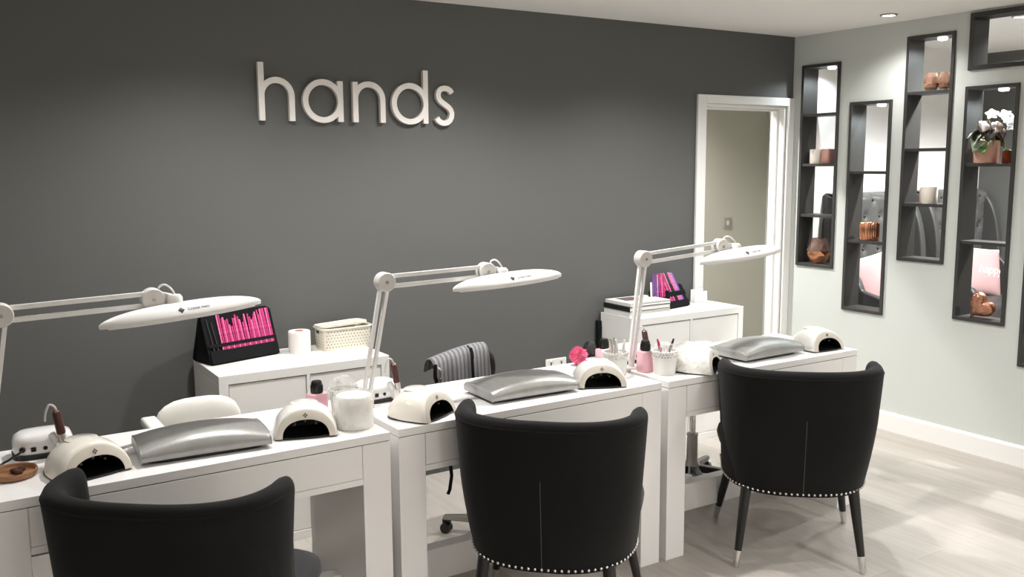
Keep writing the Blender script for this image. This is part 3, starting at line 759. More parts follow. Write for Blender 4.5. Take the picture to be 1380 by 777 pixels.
# ------------------------------------------------------------------ nail drills
def make_drill(loc, rz, label, tilt=0.14):
    t = thing('nail_drill', label, 'nail drill', loc, rz, 'nail drills on the desks')
    rings = [[(x, y, z) for x, y in superell(a, b, 3.4, 40)] for a, b, z in ((0.082, 0.058, 0.014), (0.086, 0.062, 0.022), (0.086, 0.062, 0.050), (0.080, 0.057, 0.066), (0.064, 0.044, 0.076), (0.03, 0.02, 0.079), (0.004, 0.003, 0.0795))]
    MB().loft(rings).build('housing', M['lampwhite'], t, angle=60)
    MB().prism(superell(0.088, 0.064, 3.4, 40), 0.0, 0.015).build('base', M['black'], t)
    pt = MB(); mxf = lambda x, z: trm(x, -0.0615, z) @ rotm('X', PI / 2)
    pt.lathe([(0, 0), (0.0065, 0), (0.0065, 0.003), (0, 0.003)], 14, mx=mxf(0.002, 0.033)).box(-0.038, -0.024, -0.0645, -0.060, 0.026, 0.040)
    pt.lathe([(0, 0), (0.0095, 0), (0.008, 0.006), (0, 0.006)], 14, mx=mxf(-0.062 + 0.0, 0.036) )
    pt.build('sockets', M['black'], t)
    # cradle and handpiece
    cr = MB().box(0.030, 0.056, -0.090, -0.058, 0.012, 0.050); cr.tube([(0.052, -0.070, 0.020), (0.020, -0.066, 0.078)], 0.011, 12)
    cr.build('cradle', M['lampwhite'], t, bevel=0.003)
    b0 = Vector((0.056, -0.085, 0.018)); dr = Vector((-math.sin(tilt), 0.10, 1)).normalized()
    hp = MB().tube([b0 + dr * 0.055, b0 + dr * 0.062, b0 + dr * 0.100, b0 + dr * 0.128, b0 + dr * 0.134], [0.0105, 0.0135, 0.0135, 0.0125, 0.006], 16).build('handpiece', M['brown'], t)
    MB().tube([b0, b0 + dr * 0.025, b0 + dr * 0.058], [0.005, 0.0095, 0.0115], 14).build('chuck', M['steel'], hp)
    e = b0 + dr * 0.132; pts = []
    for i in range(17):
        f = i / 16; a_ = PI * f
        pts.append(e + Vector((-0.016 + 0.016 * math.cos(a_), 0.01 * f, 0.020 * math.sin(a_) - 0.07 * max(0, f - 0.55))))
    MB().tube(pts, 0.0036, 8).build('cord', M['lampgrey'], hp)
    return t
n1 = make_drill((-4.742, -1.148, DH), 0.0, 'white nail drill with brown handpiece behind the wooden dish')
dup(n1, (-3.585, -1.118, DH), 0.10, 'white nail drill with brown handpiece behind the nail lamp on the middle desk')
dup(n1, (-2.340, -1.120, DH), 0.0, 'white nail drill with brown handpiece behind the pink bottle on the far desk')
cable('power_cable', [(-4.805, -1.222, DH + 0.036), (-4.85, -1.25, DH + 0.02), (-4.90, -1.255, DH + 0.005), (-4.92, -1.20, DH + 0.004)], 0.004, M['black'], 'black cable plugged into the drill behind the wooden dish', 'cable')

# wooden dish with beads
t = thing('wooden_dish', 'round shallow wooden dish on the near desk', 'dish', (-4.842, -1.345, DH))
MB().lathe([(0.0, 0.0), (0.058, 0.0), (0.065, 0.004), (0.068, 0.018), (0.066, 0.021), (0.062, 0.019), (0.058, 0.009), (0.0, 0.007)], 40).build('dish', M['wood'], t)
for i, (dx, dy) in enumerate(((0.0, 0.006), (0.018, 0.016), (0.009, -0.014))):
    o = MB().lathe([(0, 0), (0.011, 0.0), (0.0125, 0.006), (0.010, 0.011), (0, 0.012)], 14).build('drill_bit_cap', M['wooddark']); o.location = (-4.836 + dx, -1.345 + dy, DH + 0.0095)
    tag(o, 'small dark brown cap lying in the wooden dish', 'cap', 'dark caps in the wooden dish')

# clippers lying on the near desk
t = thing('nail_clippers', 'small dark metal clippers lying behind the nail lamp on the near desk', 'clippers', (-4.50, -1.235, DH), 0.35)
MB().tube([(-0.045, 0, 0.005), (0.02, 0.003, 0.006), (0.04, 0.004, 0.005)], [0.003, 0.005, 0.004], 8).tube([(-0.045, 0.008, 0.005), (0.02, 0.001, 0.006)], [0.003, 0.005], 8).build('handles', M['steel'], t)
MB().box(0.03, 0.052, -0.004, 0.010, 0.001, 0.010).build('jaws', M['dull_ring'], t, bevel=0.001)

# ------------------------------------------------------------------ pink bottles
def make_bottle(loc, rz, h, wd, label, nozzle=False):
    t = thing('pump_bottle', label, 'bottle', loc, rz, 'pink bottles with black caps')
    rings = [[(x, y, z) for x, y in superell(a, a * 0.75, 5, 32)] for a, z in ((wd * 0.94, 0.0), (wd, 0.004), (wd, h - 0.008), (wd * 0.96, h - 0.002), (wd * 0.55, h), (wd * 0.5, h + 0.002))]
    MB().loft(rings).build('bottle', M['pinkliq'], t, angle=50)
    c = MB().lathe([(0, 0), (0.021, 0), (0.022, 0.004), (0.021, 0.030), (0.018, 0.042), (0.0165, 0.044), (0, 0.044)], 24, (0, 0, h))
    c.build('cap', M['black'], t)
    rb = MB()
    for k in range(24):
        a = 2 * PI * k / 24; rb.box(-0.0008, 0.0008, 0.0205, 0.0225, 0.004, 0.028, trm(0, 0, h) @ rotm('Z', a))
    rb.build('cap_ribs', M['black'], t)
    if nozzle:
        MB().lathe([(0, 0), (0.008, 0), (0.008, 0.016), (0.006, 0.022), (0, 0.023)], 14, (0, 0, h + 0.044)).box(-0.016, 0.0, -0.004, 0.004, h + 0.055, h + 0.063).build('nozzle', M['lampwhite'], t)
    return t
make_bottle((-3.850, -1.195, DH), 0.2, 0.080, 0.036, 'pink bottle with black cap behind the white paper roll')
make_bottle((-2.478, -1.125, DH), 0.1, 0.075, 0.036, 'pink bottle with black cap and white nozzle behind the lace-rimmed pot')
b3 = make_bottle((-2.408, -1.325, DH), 0.1, 0.092, 0.0345, 'tall pink bottle with black cap on the far desk beside a frosted pot')

# ------------------------------------------------------------------ lace-rimmed pots with tools
def make_pot(loc, label, r=0.054, h=0.105):
    t = thing('lace_pot', label, 'pot', loc, 0, 'frosted white lace-rimmed pots')
    MB().lathe([(0, 0), (r * 0.84, 0), (r * 0.86, 0.003), (r * 0.97, h * 0.70), (r * 0.955, h * 0.70), (r * 0.84, 0.006), (0, 0.006)], 40).build('pot', M['frost'], t)
    lc = MB(); n = 26
    for k in range(n):   # pierced rim: rings of small loops
        a = 2 * PI * k / n; rr = r * 0.985
        for z, q in ((h * 0.755, 0.0058), (h * 0.86, 0.0056)):
            a2 = a + (PI / n if z > h * 0.8 else 0)
            mx = trm(rr * math.cos(a2), rr * math.sin(a2), z) @ rotm('Z', a2) @ rotm('Y', PI / 2)
            lc.tube([(q * math.cos(2 * PI * j / 10), q * math.sin(2 * PI * j / 10), 0) for j in range(10)], 0.0013, 5, mx=mx, loop=True)
        mx = trm(r * math.cos(a), r * math.sin(a), h * 0.945)
        lc.sphere((0, 0, 0), 0.0062, 8, 6, (1, 1, 1), mx)
    for z in (h * 0.705, h * 0.915):
        lc.tube([(r * 0.985 * math.cos(2 * PI * j / 40), r * 0.985 * math.sin(2 * PI * j / 40), z) for j in range(40)], 0.0018, 6, loop=True)
    lc.build('lace_rim', M['frost'], t)
    return t
p1 = make_pot((-2.560, -1.308, DH), 'lace-rimmed pot on the middle desk holding metal nail tools')
dup(p1, (-2.368, -1.405, DH), 0.4, 'lace-rimmed pot on the far desk holding crumpled film and a pink tool')
dup(p1, (-3.775, -1.275, DH), 0.9, 'lace-rimmed pot half hidden behind the white paper roll on the near desk')
def tool(name, base, top, r0, r1, material, label, cat, group=None, tip=None):
    b, tp = Vector(base), Vector(top)
    o = MB().tube([b, b.lerp(tp, 0.45), b.lerp(tp, 0.75), tp], [r0 * 0.6, r0, r1, r1 * 0.6], 10).build(name, material)
    return tag(o, label, cat, group)
PX, PY = -2.560, -1.308
tool('nail_tool', (PX - 0.01, PY, DH + 0.012), (PX - 0.032, PY - 0.004, DH + 0.158), 0.005, 0.009, M['steel'], 'broad grey metal nail tool standing in the middle desk pot', 'nail tool')
tool('nail_tool', (PX + 0.0, PY - 0.012, DH + 0.012), (PX - 0.018, PY - 0.012, DH + 0.165), 0.004, 0.0065, M['steel'], 'slim tall metal nail tool standing in the middle desk pot', 'nail tool')
tool('nail_file', (PX + 0.015, PY + 0.012, DH + 0.012), (PX + 0.012, PY + 0.012, DH + 0.150), 0.006, 0.010, M['paper'], 'wide white nail file standing in the middle desk pot', 'nail file')
tool('nail_file', (PX + 0.02, PY - 0.016, DH + 0.012), (PX + 0.036, PY - 0.016, DH + 0.152), 0.005, 0.007, M['paper'], 'narrow white nail file leaning outward in the middle desk pot', 'nail file')
PX, PY = -2.368, -1.405
tool('cuticle_pusher', (PX + 0.01, PY, DH + 0.012), (PX - 0.046, PY - 0.004, DH + 0.155), 0.005, 0.0065, M['magenta'], 'dark pink handled tool leaning out of the far desk pot', 'nail tool')
tool('nail_brush', (PX - 0.01, PY, DH + 0.012), (PX + 0.045, PY - 0.006, DH + 0.148), 0.004, 0.0065, M['black'], 'black capped brush leaning out of the far desk pot', 'brush')
def film(loc, s, label, squash=1.0, seed=1):
    rnd = random.Random(seed); mb = MB(); rings = []
    for i in range(9):
        f = i / 8; rings.append([(s * (0.75 + 0.5 * math.sin(PI * f * 0.8)) * math.cos(2 * PI * k / 18) * rnd.uniform(0.72, 1.12), s * (0.75 + 0.5 * math.sin(PI * f * 0.8)) * math.sin(2 * PI * k / 18) * rnd.uniform(0.72, 1.12), s * 2.0 * squash * f + rnd.uniform(-.1, .1) * s) for k in range(18)])
    mb.loft(rings)
    o = mb.build('plastic_film', M['wrap'], angle=15); o.location = loc
    return tag(o, label, 'plastic film')
film((PX, PY, DH + 0.055), 0.036, 'crumpled clear film stuffed into the far desk pot', 1.05, 3)
film((-3.778, -1.272, DH + 0.060), 0.040, 'crumpled clear film rising from the pot behind the paper roll', 1.0, 5)

# paper roll in wrapper on the near desk
t = thing('paper_roll', 'white paper roll in clear wrap at the near desk corner', 'paper roll', (-3.798, -1.415, DH))
MB().lathe([(0.018, 0.0), (0.060, 0.0), (0.064, 0.004), (0.065, 0.05), (0.063, 0.104), (0.058, 0.112), (0.035, 0.114), (0.018, 0.110)], 40).build('roll', M['paper'], t)
wr = MB(); rings = []
for i in range(12):
    z = 0.002 + 0.116 * i / 11
    rings.append([((0.0675 + 0.0022 * math.sin(k * 2.7 + i * 1.3)) * math.cos(2 * PI * k / 44), (0.0675 + 0.0022 * math.sin(k * 2.7 + i * 1.3)) * math.sin(2 * PI * k / 44), z) for k in range(44)])
wr.loft(rings, caps=False).build('wrapper', M['wrap'], t, angle=25)

# pompom
mb = MB(); rnd = random.Random(2)
mb.sphere((0, 0, 0.043), 0.028, 20, 14)
for i in range(1700):
    a = rnd.uniform(0, 2 * PI); cz_ = rnd.uniform(-1, 1); sr = math.sqrt(1 - cz_ * cz_); d = Vector((sr * math.cos(a), sr * math.sin(a), cz_))
    p = Vector((0, 0, 0.043)); q = p + d * rnd.uniform(0.033, 0.043) + Vector((rnd.uniform(-1, 1), rnd.uniform(-1, 1), rnd.uniform(-1, 1))) * 0.005
    if q.z > 0.001: mb.tube([p + d * 0.024, q], [0.0022, 0.0004], 3)
o = mb.build('pompom', M['hotpink'], angle=20); o.location = (-2.577, -1.068, DH)
tag(o, 'hot pink fluffy pompom on the back edge of the middle desk', 'pompom')

t = thing('black_disc', 'round black compact standing upright behind the pink pompom', 'disc', (-2.505, -1.050, DH), 0.35)  # unidentified black round shape, given a made-up flat disc form
MB().lathe([(0, -0.011), (0.046, -0.011), (0.049, -0.008), (0.049, -0.0008)], 36, mx=trm(0, 0, 0.049) @ rotm('X', PI / 2)).build('lower_shell', M['black'], t)
MB().lathe([(0.049, 0.0008), (0.049, 0.008), (0.046, 0.011), (0, 0.011)], 36, mx=trm(0, 0, 0.049) @ rotm('X', PI / 2)).build('lid', M['black'], t)

# ------------------------------------------------------------------ things on the cabinets
def make_case(loc, rz, W, Hc, label, pk=0.27, b0=0.335, b1=0.40, group='black folding file cases'):
    """A-frame case; local x along the front, -y to the front; front panel leans back"""
    t = thing('file_case', label, 'case', loc, rz, group)
    dp, top = 0.115, 0.022
    lean = 0.075
    body = MB()
    # front panel (thick, rounded corners) leaning back
    ang = math.atan2(lean, Hc)
    mx = rotm('X', -ang)
    poly = []
    for k in range(4):
        cx_, cz_ = ((W - 0.02, 0.02), (W - 0.02, Hc - 0.02), (0.02, Hc - 0.02), (0.02, 0.02))[k]
        for j in range(5):
            a = -PI / 2 + PI / 2 * k + PI / 2 * j / 4; poly.append((cx_ + 0.02 * math.cos(a), cz_ + 0.02 * math.sin(a)))
    body.prism(poly, -0.012, 0.0, mx @ rotm('X', PI / 2) )
    body.build('front_panel', M['blackfab'], t, bevel=0.002)
    # rear prop panel
    mx2 = trm(0, dp + 0.035, 0) @ rotm('X', math.atan2(dp + 0.035 - lean, Hc))
    MB().prism(poly, -0.010, 0.0, mx2 @ rotm('X', PI / 2)).build('rear_panel', M['blackfab'], t, bevel=0.002)
    # side gusset
    g = MB(); 
    g.add([(0.004, 0.006, 0.004), (0.004, dp + 0.02, 0.004), (0.004, lean + 0.01, Hc - 0.02), (0.010, 0.006, 0.004), (0.010, dp + 0.02, 0.004), (0.010, lean + 0.01, Hc - 0.02)],
          [(0, 2, 1), (3, 4, 5), (0, 1, 4, 3), (1, 2, 5, 4), (2, 0, 3, 5)])
    g.build('gusset', M['blackfab'], t)
    # pocket at foot and elastic band
    MB().box(0.006, W - 0.006, -0.010, -0.003, 0.004, Hc * pk, mx).build('pocket', M['blackfab'], t, bevel=0.002)
    MB().box(0.006, W - 0.006, -0.0095, -0.007, Hc * b0, Hc * b1, mx).build('elastic_band', M['blackfab'], t, bevel=0.001)
    return t, mx
def file_sticks(case, mx, specs, group, labels):
    """each file is an object of its own, leaning on the front panel"""
    base = case.matrix_basis.copy()
    base = Matrix.Translation(case.location) @ rotm('Z', case.rotation_euler.z)
    for (x, z0, z1, tl, mk, wd) in specs:
        mb = MB(); mb.box(-wd, wd, -0.0026, 0.0012, 0.0, z1 - z0)
        o = mb.build('nail_file', M[mk], bevel=0.001)
        o.matrix_world = base @ mx @ trm(x, -0.0042, z0) @ rotm('Y', tl)
        tag(o, labels[mk], 'nail file', group + ' ' + mk)
cs1, mx1 = make_case((-3.985, -0.232, CABH), math.radians(17), 0.365, 0.232, 'black standing case packed with pink nail files, on the cabinet behind the near desk')
specs = []; rnd = random.Random(11)
hts = [.225, .224, .205, .21, .195, .20, .172, .165, .20, .20, .215, .205, .19, .175, .20, .212, .21, .195, .18, .188, .205, .215, .222, .20, .225, .225, .226, .226, .226]
for i, hz in enumerate(hts):
    specs.append((0.075 + 0.268 * i / (len(hts) - 1), 0.050, hz, rnd.uniform(-0.03, 0.03), 'magenta' if i % 3 else 'rose', 0.0038))
file_sticks(cs1, mx1, specs, 'nail files in the near case', {'magenta': 'dark pink glittery nail file standing in the black case behind the near desk', 'rose': 'lighter pink glittery nail file standing in the black case behind the near desk'})
for i, xx in enumerate((0.030, 0.050)):
    o = MB().box(-0.003, 0.003, -0.0026, 0.0012, 0.0, 0.16 - 0.015 * i).build('nail_file', M['blackdot'], bevel=0.001)
    o.matrix_world = Matrix.Translation(cs1.location) @ rotm('Z', cs1.rotation_euler.z) @ mx1 @ trm(xx, -0.0042, 0.050) @ rotm('Y', -0.06)
    tag(o, 'black glittery nail file at the gusset side of the near case', 'nail file', 'black files in the near case')
cs2, mx2_ = make_case((-1.240, -0.180, CABH), math.radians(12), 0.215, 0.150, 'black standing case of pink and purple nail files beside the doorway', 0.30, 0.50, 0.70)
# its folded side wing with a second row
wing_mx = trm(-0.115, 0.065, 0) @ rotm('Z', -0.52)
MB().box(0.0, 0.130, 0.006, 0.014, 0.002, 0.115, wing_mx).build('side_wing', M['blackfab'], cs2, bevel=0.002)
sp2 = [(0.020, 0.035, 0.232, -0.08, 'magenta', .0045), (0.032, 0.035, 0.232, -0.08, 'rose', .0042), (0.050, 0.035, 0.232, -0.06, 'rose', .0045), (0.064, 0.035, 0.232, -0.08, 'magenta', .0042), (0.078, 0.035, 0.232, -0.05, 'rose', .0052),
       (0.098, 0.035, 0.240, -0.05, 'blackdot', .0065), (0.124, 0.035, 0.232, -0.08, 'rose', .0055), (0.140, 0.035, 0.232, -0.09, 'lilac', .0045), (0.156, 0.035, 0.228, -0.10, 'lilac', .0045), (0.171, 0.035, 0.226, -0.11, 'violet', .0045)]
nm = {'magenta': 'dark pink', 'rose': 'bright pink', 'blackdot': 'black dotted', 'lilac': 'lilac', 'violet': 'purple'}
file_sticks(cs2, mx2_, sp2, 'nail files in the doorway case', {k: v + ' nail file standing in the front of the black case by the doorway' for k, v in nm.items()})
sp3 = [(0.018, 0.02, 0.170, -0.05, 'paper', .006), (0.034, 0.02, 0.222, -0.05, 'violet', .0045), (0.047, 0.02, 0.222, -0.05, 'violet', .0042), (0.060, 0.02, 0.215, -0.05, 'lilac', .0042), (0.078, 0.02, 0.222, -0.08, 'magenta', .005), (0.092, 0.02, 0.222, -0.08, 'rose', .005), (0.107, 0.02, 0.215, -0.1, 'magenta', .005)]
nm['paper'] = 'short white'
base2 = Matrix.Translation(cs2.location) @ rotm('Z', cs2.rotation_euler.z)
for (x, z0, z1, tl, mk, wd) in sp3:
    o = MB().box(-wd, wd, -0.0026, 0.0012, 0.0, z1 - z0).build('nail_file', M[mk], bevel=0.001)
    o.matrix_world = base2 @ wing_mx @ trm(x, 0.003, z0) @ rotm('Y', tl)
    tag(o, nm[mk] + ' nail file in the side wing of the black case by the doorway', 'nail file', 'nail files in the case wing ' + mk)
MB().box(0.0, 0.130, -0.002, 0.0015, 0.002, 0.034, wing_mx).box(0.0, 0.130, -0.0020, -0.0004, 0.060, 0.078, wing_mx).build('wing_pocket', M['blackfab'], cs2, bevel=0.0005)

# toilet-roll sized white paper roll and woven basket
t = thing('tissue_roll', 'plain white tissue roll on the cabinet between file case and basket', 'tissue roll', (-3.548, -0.150, CABH))
MB().lathe([(0.020, 0.0), (0.050, 0.0), (0.052, 0.003), (0.052, 0.100), (0.049, 0.104), (0.021, 0.104), (0.020, 0.100)], 40).build('roll', M['paper'], t)
MB().lathe([(0.0185, 0.0), (0.0205, 0.0), (0.0205, 0.1045), (0.0185, 0.1045)], 24).build('cardboard_core', M['wood'], t)
t = thing('woven_basket', 'cream woven plastic basket with lid on the cabinet behind the near desk', 'basket', (-3.327, -0.145, CABH), 0.03)
W2, D2, Hb = 0.128, 0.075, 0.105
rings = [[(x, y, z) for x, y in superell(a, b, 6, 48)] for a, b, z in ((W2 * .93, D2 * .92, 0), (W2 * .95, D2 * .94, 0.004), (W2, D2, Hb), (W2 - .004, D2 - .004, Hb), (W2 * .95 - .004, D2 * .94 - .004, 0.008))]
MB().loft(rings).build('body', M['basket'], t, angle=50)
hl = MB()
for r_i in range(6):
    z = 0.018 + r_i * 0.0145
    for k in range(15):
        x = -W2 * 0.86 + k * W2 * 1.72 / 14 + (0.004 if r_i % 2 else -0.004); yy = -(D2 * (0.94 + 0.06 * z / Hb)) - 0.0008
        hl.add([(x - .0035, yy, z), (x, yy, z - .0042), (x + .0035, yy, z), (x, yy, z + .0042)], [(0, 1, 2, 3)])
    for k in range(8):
        yv = -D2 * 0.8 + k * D2 * 1.6 / 7; xx = -(W2 * (0.95 + 0.05 * z / Hb)) - 0.0008
        if not (r_i > 3 and 2 <= k <= 5): hl.add([(xx, yv - .0035, z), (xx, yv, z - .0042), (xx, yv + .0035, z), (xx, yv, z + .0042)], [(0, 1, 2, 3)])
hl.build('weave_holes', M['hole'], t, flat=True)
MB().add([(-W2 - .001, -0.018, 0.082), (-W2 - .001, 0.018, 0.082), (-W2 - .001, 0.015, 0.094), (-W2 - .001, -0.015, 0.094)], [(0, 1, 2, 3)]).build('handle_hole', M['print_black'], t, flat=True)
rim = MB(); rim.tube([(x, y, Hb) for x, y in superell(W2 + .002, D2 + .002, 6, 48)], 0.0042, 8, loop=True); rim.build('rim', M['basket'], t)
lid = MB(); lmx = trm(-0.01, 0.0, Hb + 0.008) @ rotm('Z', 0.05) @ rotm('X', -0.05) @ rotm('Y', -0.03)
lid.prism(superell(W2 * 0.96, D2 * 0.82, 6, 40), 0.0, 0.008, lmx); lid.tube([(x, y, 0.008) for x, y in superell(W2 * 0.94, D2 * 0.8, 6, 40)], 0.0028, 6, mx=lmx, loop=True)
lo = lid.build('lid', M['basket'], t)
lh = MB()
for k in range(7):
    for j in range(3):
        x, y = -0.09 + k * 0.03, -0.03 + j * 0.03
        lh.add([(x - .007, y, .0086), (x, y - .005, .0086), (x + .007, y, .0086), (x, y + .005, .0086)], [(0, 1, 2, 3)], lmx)
lh.build('lid_weave_holes', M['hole'], lo, flat=True)

# books on the far cabinet
def book(name, x0, x1, y0, y1, z0, z1, cover, label, cat, spine=None, rz=0.0):
    t = thing(name, label, cat, ((x0 + x1) / 2, (y0 + y1) / 2, z0), rz, 'books and folder on the far cabinet')
    a, b, h = (x1 - x0) / 2, (y1 - y0) / 2, z1 - z0
    c = MB().box(-a, a, -b, b, 0, 0.0025).box(-a, a, -b, b, h - 0.0025, h).box(-a, -a + 0.0025, -b, b, 0.0025, h - 0.0025)
    c.build('cover', cover, t, bevel=0.0006)
    MB().box(-a + 0.003, a - 0.003, -b + 0.003, b - 0.003, 0.0025, h - 0.0025).build('pages', M['bookwhite'], t)
    return t
book('book', -1.635, -1.325, -0.285, -0.045, CABH, CABH + 0.034, M['bookwhite'], 'thick white book at the bottom of the stack by the doorway cabinet edge', 'book')
book('ring_binder', -1.640, -1.330, -0.290, -0.045, CABH + 0.034, CABH + 0.062, M['binder'], 'black folder in the middle of the book stack', 'folder')
tm = book('magazine', -1.630, -1.325, -0.285, -0.050, CABH + 0.062, CABH + 0.082, M['bookwhite'], 'white covered magazine with dark photo, topmost of the book stack', 'magazine')
MB().box(-0.10, 0.03, -0.02, 0.095, 0.0199, 0.0204).build('cover_photo', M['photo'], tm)
# white file box behind the case
t = thing('card_holder', 'small white open card holder at the back of the cabinet beside the doorway', 'holder', (-0.875, -0.075, CABH))
MB().box(-0.062, 0.0, -0.004, 0.0, 0, 0.078).box(0.0, 0.045, -0.004, 0.0, 0, 0.070).build('front_plate', M['trim'], t, bevel=0.001)
MB().box(-0.062, 0.045, -0.004, 0.035, 0, 0.004).box(-0.062, 0.045, 0.031, 0.035, 0.004, 0.082).build('back_plate', M['trim'], t, bevel=0.001)
# narrow black board between cabinet and wall
o = MB().box(-1.668, -1.644, -0.035, -0.004, 0.0, 0.745).box(-1.665, -1.647, -0.040, -0.035, 0.02, 0.72).build('display_board', M['blackfab'], bevel=0.002)
tag(o, 'narrow black board standing upright between the far cabinet and the grey wall', 'board')

# ------------------------------------------------------------------ stools behind the desks
def stool_base(t, h, colmat=None, star=None, ph=0.35):
    star = star or M['black']
    for k in range(5):
        a = 2 * PI * k / 5 + ph
        mx = rotm('Z', a)
        lg = MB().add([(0.02, -0.022, 0.075), (0.27, -0.014, 0.062), (0.27, 0.014, 0.062), (0.02, 0.022, 0.075), (0.02, -0.022, 0.115), (0.27, -0.014, 0.082), (0.27, 0.014, 0.082), (0.02, 0.022, 0.115)],
                      [(0, 3, 2, 1), (4, 5, 6, 7), (0, 1, 5, 4), (1, 2, 6, 5), (2, 3, 7, 6), (3, 0, 4, 7)], mx).build('base_arm', star, t, bevel=0.004)
        cs = MB()
        for sy in (-0.013, 0.013):
            cs.lathe([(0, -0.009), (0.022, -0.009), (0.0245, -0.005), (0.0245, 0.005), (0.022, 0.009), (0, 0.009)], 20, mx=mx @ trm(0.258, sy, 0.0245) @ rotm('X', PI / 2))
        cs.box(0.235, 0.275, -0.006, 0.006, 0.030, 0.064, mx)
        cs.build('caster', M['black'], lg)
    MB().lathe([(0, 0.07), (0.045, 0.07), (0.042, 0.115), (0.030, 0.135), (0.028, 0.27), (0.030, 0.272), (0.030, 0.280), (0.0, 0.280)], 24).build('column_sleeve', colmat or M['black'], t)
    MB().lathe([(0, 0.27), (0.0165, 0.27), (0.0165, h), (0, h)], 20).build('gas_lift', M['chrome'], t)
def make_stool(loc, rz, sh, seatmat, label, back=None, backmat=None, star=None, ph=0.35):
    t = thing('office_stool', label, 'stool', loc, rz, 'wheeled stools behind the desks')
    stool_base(t, sh - 0.05, M['dull_ring'], star, ph)
    MB().lathe([(0, sh - 0.055), (0.15, sh - 0.055), (0.175, sh - 0.045), (0.185, sh - 0.02), (0.178, sh - 0.004), (0.14, sh + 0.006), (0, sh + 0.008)], 40).build('seat', seatmat, t)
    if back:
        bw, z0, z1 = back
        # curved backrest on -... side: local +y is the back
        rings = []
        zc, hz = (z0 + z1) / 2, (z1 - z0) / 2
        for i in range(13):
            th = -1 + 2 * i / 12; xx = bw * math.copysign(abs(math.sin(th * PI / 2)) ** 0.9, th); k = (max(0, 1 - abs(xx / bw) ** 3.2)) ** 0.40
            yy = 0.235 - 0.20 * xx * xx
            tt = 0.030 * (0.25 + 0.75 * k)
            rings.append([(xx, yy + tt * math.cos(2 * PI * j / 20), zc + (hz * max(k, 0.06)) * math.copysign(abs(math.sin(2 * PI * j / 20)) ** 0.6, math.sin(2 * PI * j / 20))) for j in range(20)])
        MB().loft(rings).build('backrest', backmat, t, angle=60)
        MB().tube([(0, 0.06, sh - 0.05), (0, 0.20, sh - 0.045), (0, 0.268, sh), (0, 0.262, zc)], 0.0, sq=(0.02, 0.006)).build('back_bracket', M['black'], t)
    return t
ws = make_stool((-4.165, -0.960, 0), 0.0, 0.52, M['whiteleather'], 'white padded stool with low back behind the near desk', (0.165, 0.56, 0.790), M['whiteleather'], M['dull_ring'])
for sx in (-1,):
    ar = MB().box(sx * 0.19 - 0.028, sx * 0.19 + 0.028, 0.00, 0.205, 0.715, 0.748).build('arm_pad', M['whiteleather'], ws, bevel=0.010, bseg=3)
    MB().tube([(sx * 0.16, 0.08, 0.49), (sx * 0.19, 0.08, 0.52), (sx * 0.19, 0.08, 0.718)], 0.012, 10).build('arm_post', M['dull_ring'], ar)
make_stool((-2.940, -0.955, 0), 0.0, 0.57, M['blackfab'], 'black wheeled stool carrying the striped apron behind the middle desk', (0.132, 0.63, 0.842), M['black'], M['dull_ring'], 0.942)
make_stool((-1.715, -0.900, 0), 0.15, 0.50, M['blackfab'], 'black wheeled stool with chrome lift behind the far desk', (0.150, 0.52, 0.690), M['black'])

# ------------------------------------------------------------------ striped apron over the stool back
t = thing('apron', 'grey pinstriped apron draped over the black stool back behind the middle desk', 'apron', (-3.005, -0.77, 0.858))
NXA = 34; rings = []
drop = [(0.090, -0.060), (0.088, -0.040), (0.082, -0.02), (0.060, 0.002), (0.030, 0.008), (0.006, 0.000), (-0.006, -0.020), (-0.012, -0.06), (-0.016, -0.12), (-0.018, -0.19), (-0.020, -0.27)]
rows = []
for (yy, zz) in drop:
    row = []
    for i in range(NXA + 1):
        f = i / NXA; x = -0.152 + 0.280 * f
        zl = -0.050 * (1 - f) ** 1.6 - 0.012 * max(0, f - 0.8)
        rip = 0.0045 * math.sin(f * 19) * min(1, max(0, -zz) / 0.06) if yy < 0.02 else 0.0
        row.append((x + 0.012 * f * min(1, max(0, -zz) / 0.2) * (1 if yy < 0 else 0), yy - rip, zz + zl))
    rows.append(row)
mb = MB(); mb.loft(rows, closed=False, caps=False)
o = mb.build('cloth', M['stripe'], t, angle=60)
so = o.modifiers.new('thickness', 'SOLIDIFY'); so.thickness = 0.004; so.offset = 1
MB().add([(x + dx, y - 0.0065, z) for (x, y, z) in [(0.040, r_[0][1], r_[0][2] + 0.0) for r_ in [[(0, yy, zz - 0.010 + 0.004)] for yy, zz in drop[4:]]] for dx in (-0.009, 0.009)],
         [(2 * i, 2 * i + 1, 2 * i + 3, 2 * i + 2) for i in range(len(drop[4:]) - 1)]).build('neck_strap', M['blackfab'], t)
ck = MB(); ck.tube([(-0.142, -0.026, -0.070), (-0.126, -0.030, -0.085), (-0.122, -0.028, -0.110), (-0.132, -0.026, -0.125)], 0.0055, 8)
ck.box(-0.132, -0.118, -0.034, -0.024, -0.160, -0.146); ck.build('silver_clip', M['chrome'], t, bevel=0.002)
MB().tube([(-0.151, -0.020, -0.055), (-0.155, -0.024, -0.11), (-0.146, -0.022, -0.135)], 0.0, sq=(0.008, 0.0025)).build('edge_binding', M['blackfab'], t)
MB().tube([(-0.100, -0.024, -0.22), (-0.098, -0.026, -0.36), (-0.094, -0.024, -0.47), (-0.085, -0.022, -0.52), (-0.080, -0.024, -0.575), (-0.090, -0.022, -0.64), (-0.100, -0.022, -0.66)], 0.0, sq=(0.008, 0.002)).build('apron_tie', M['blackfab'], t)

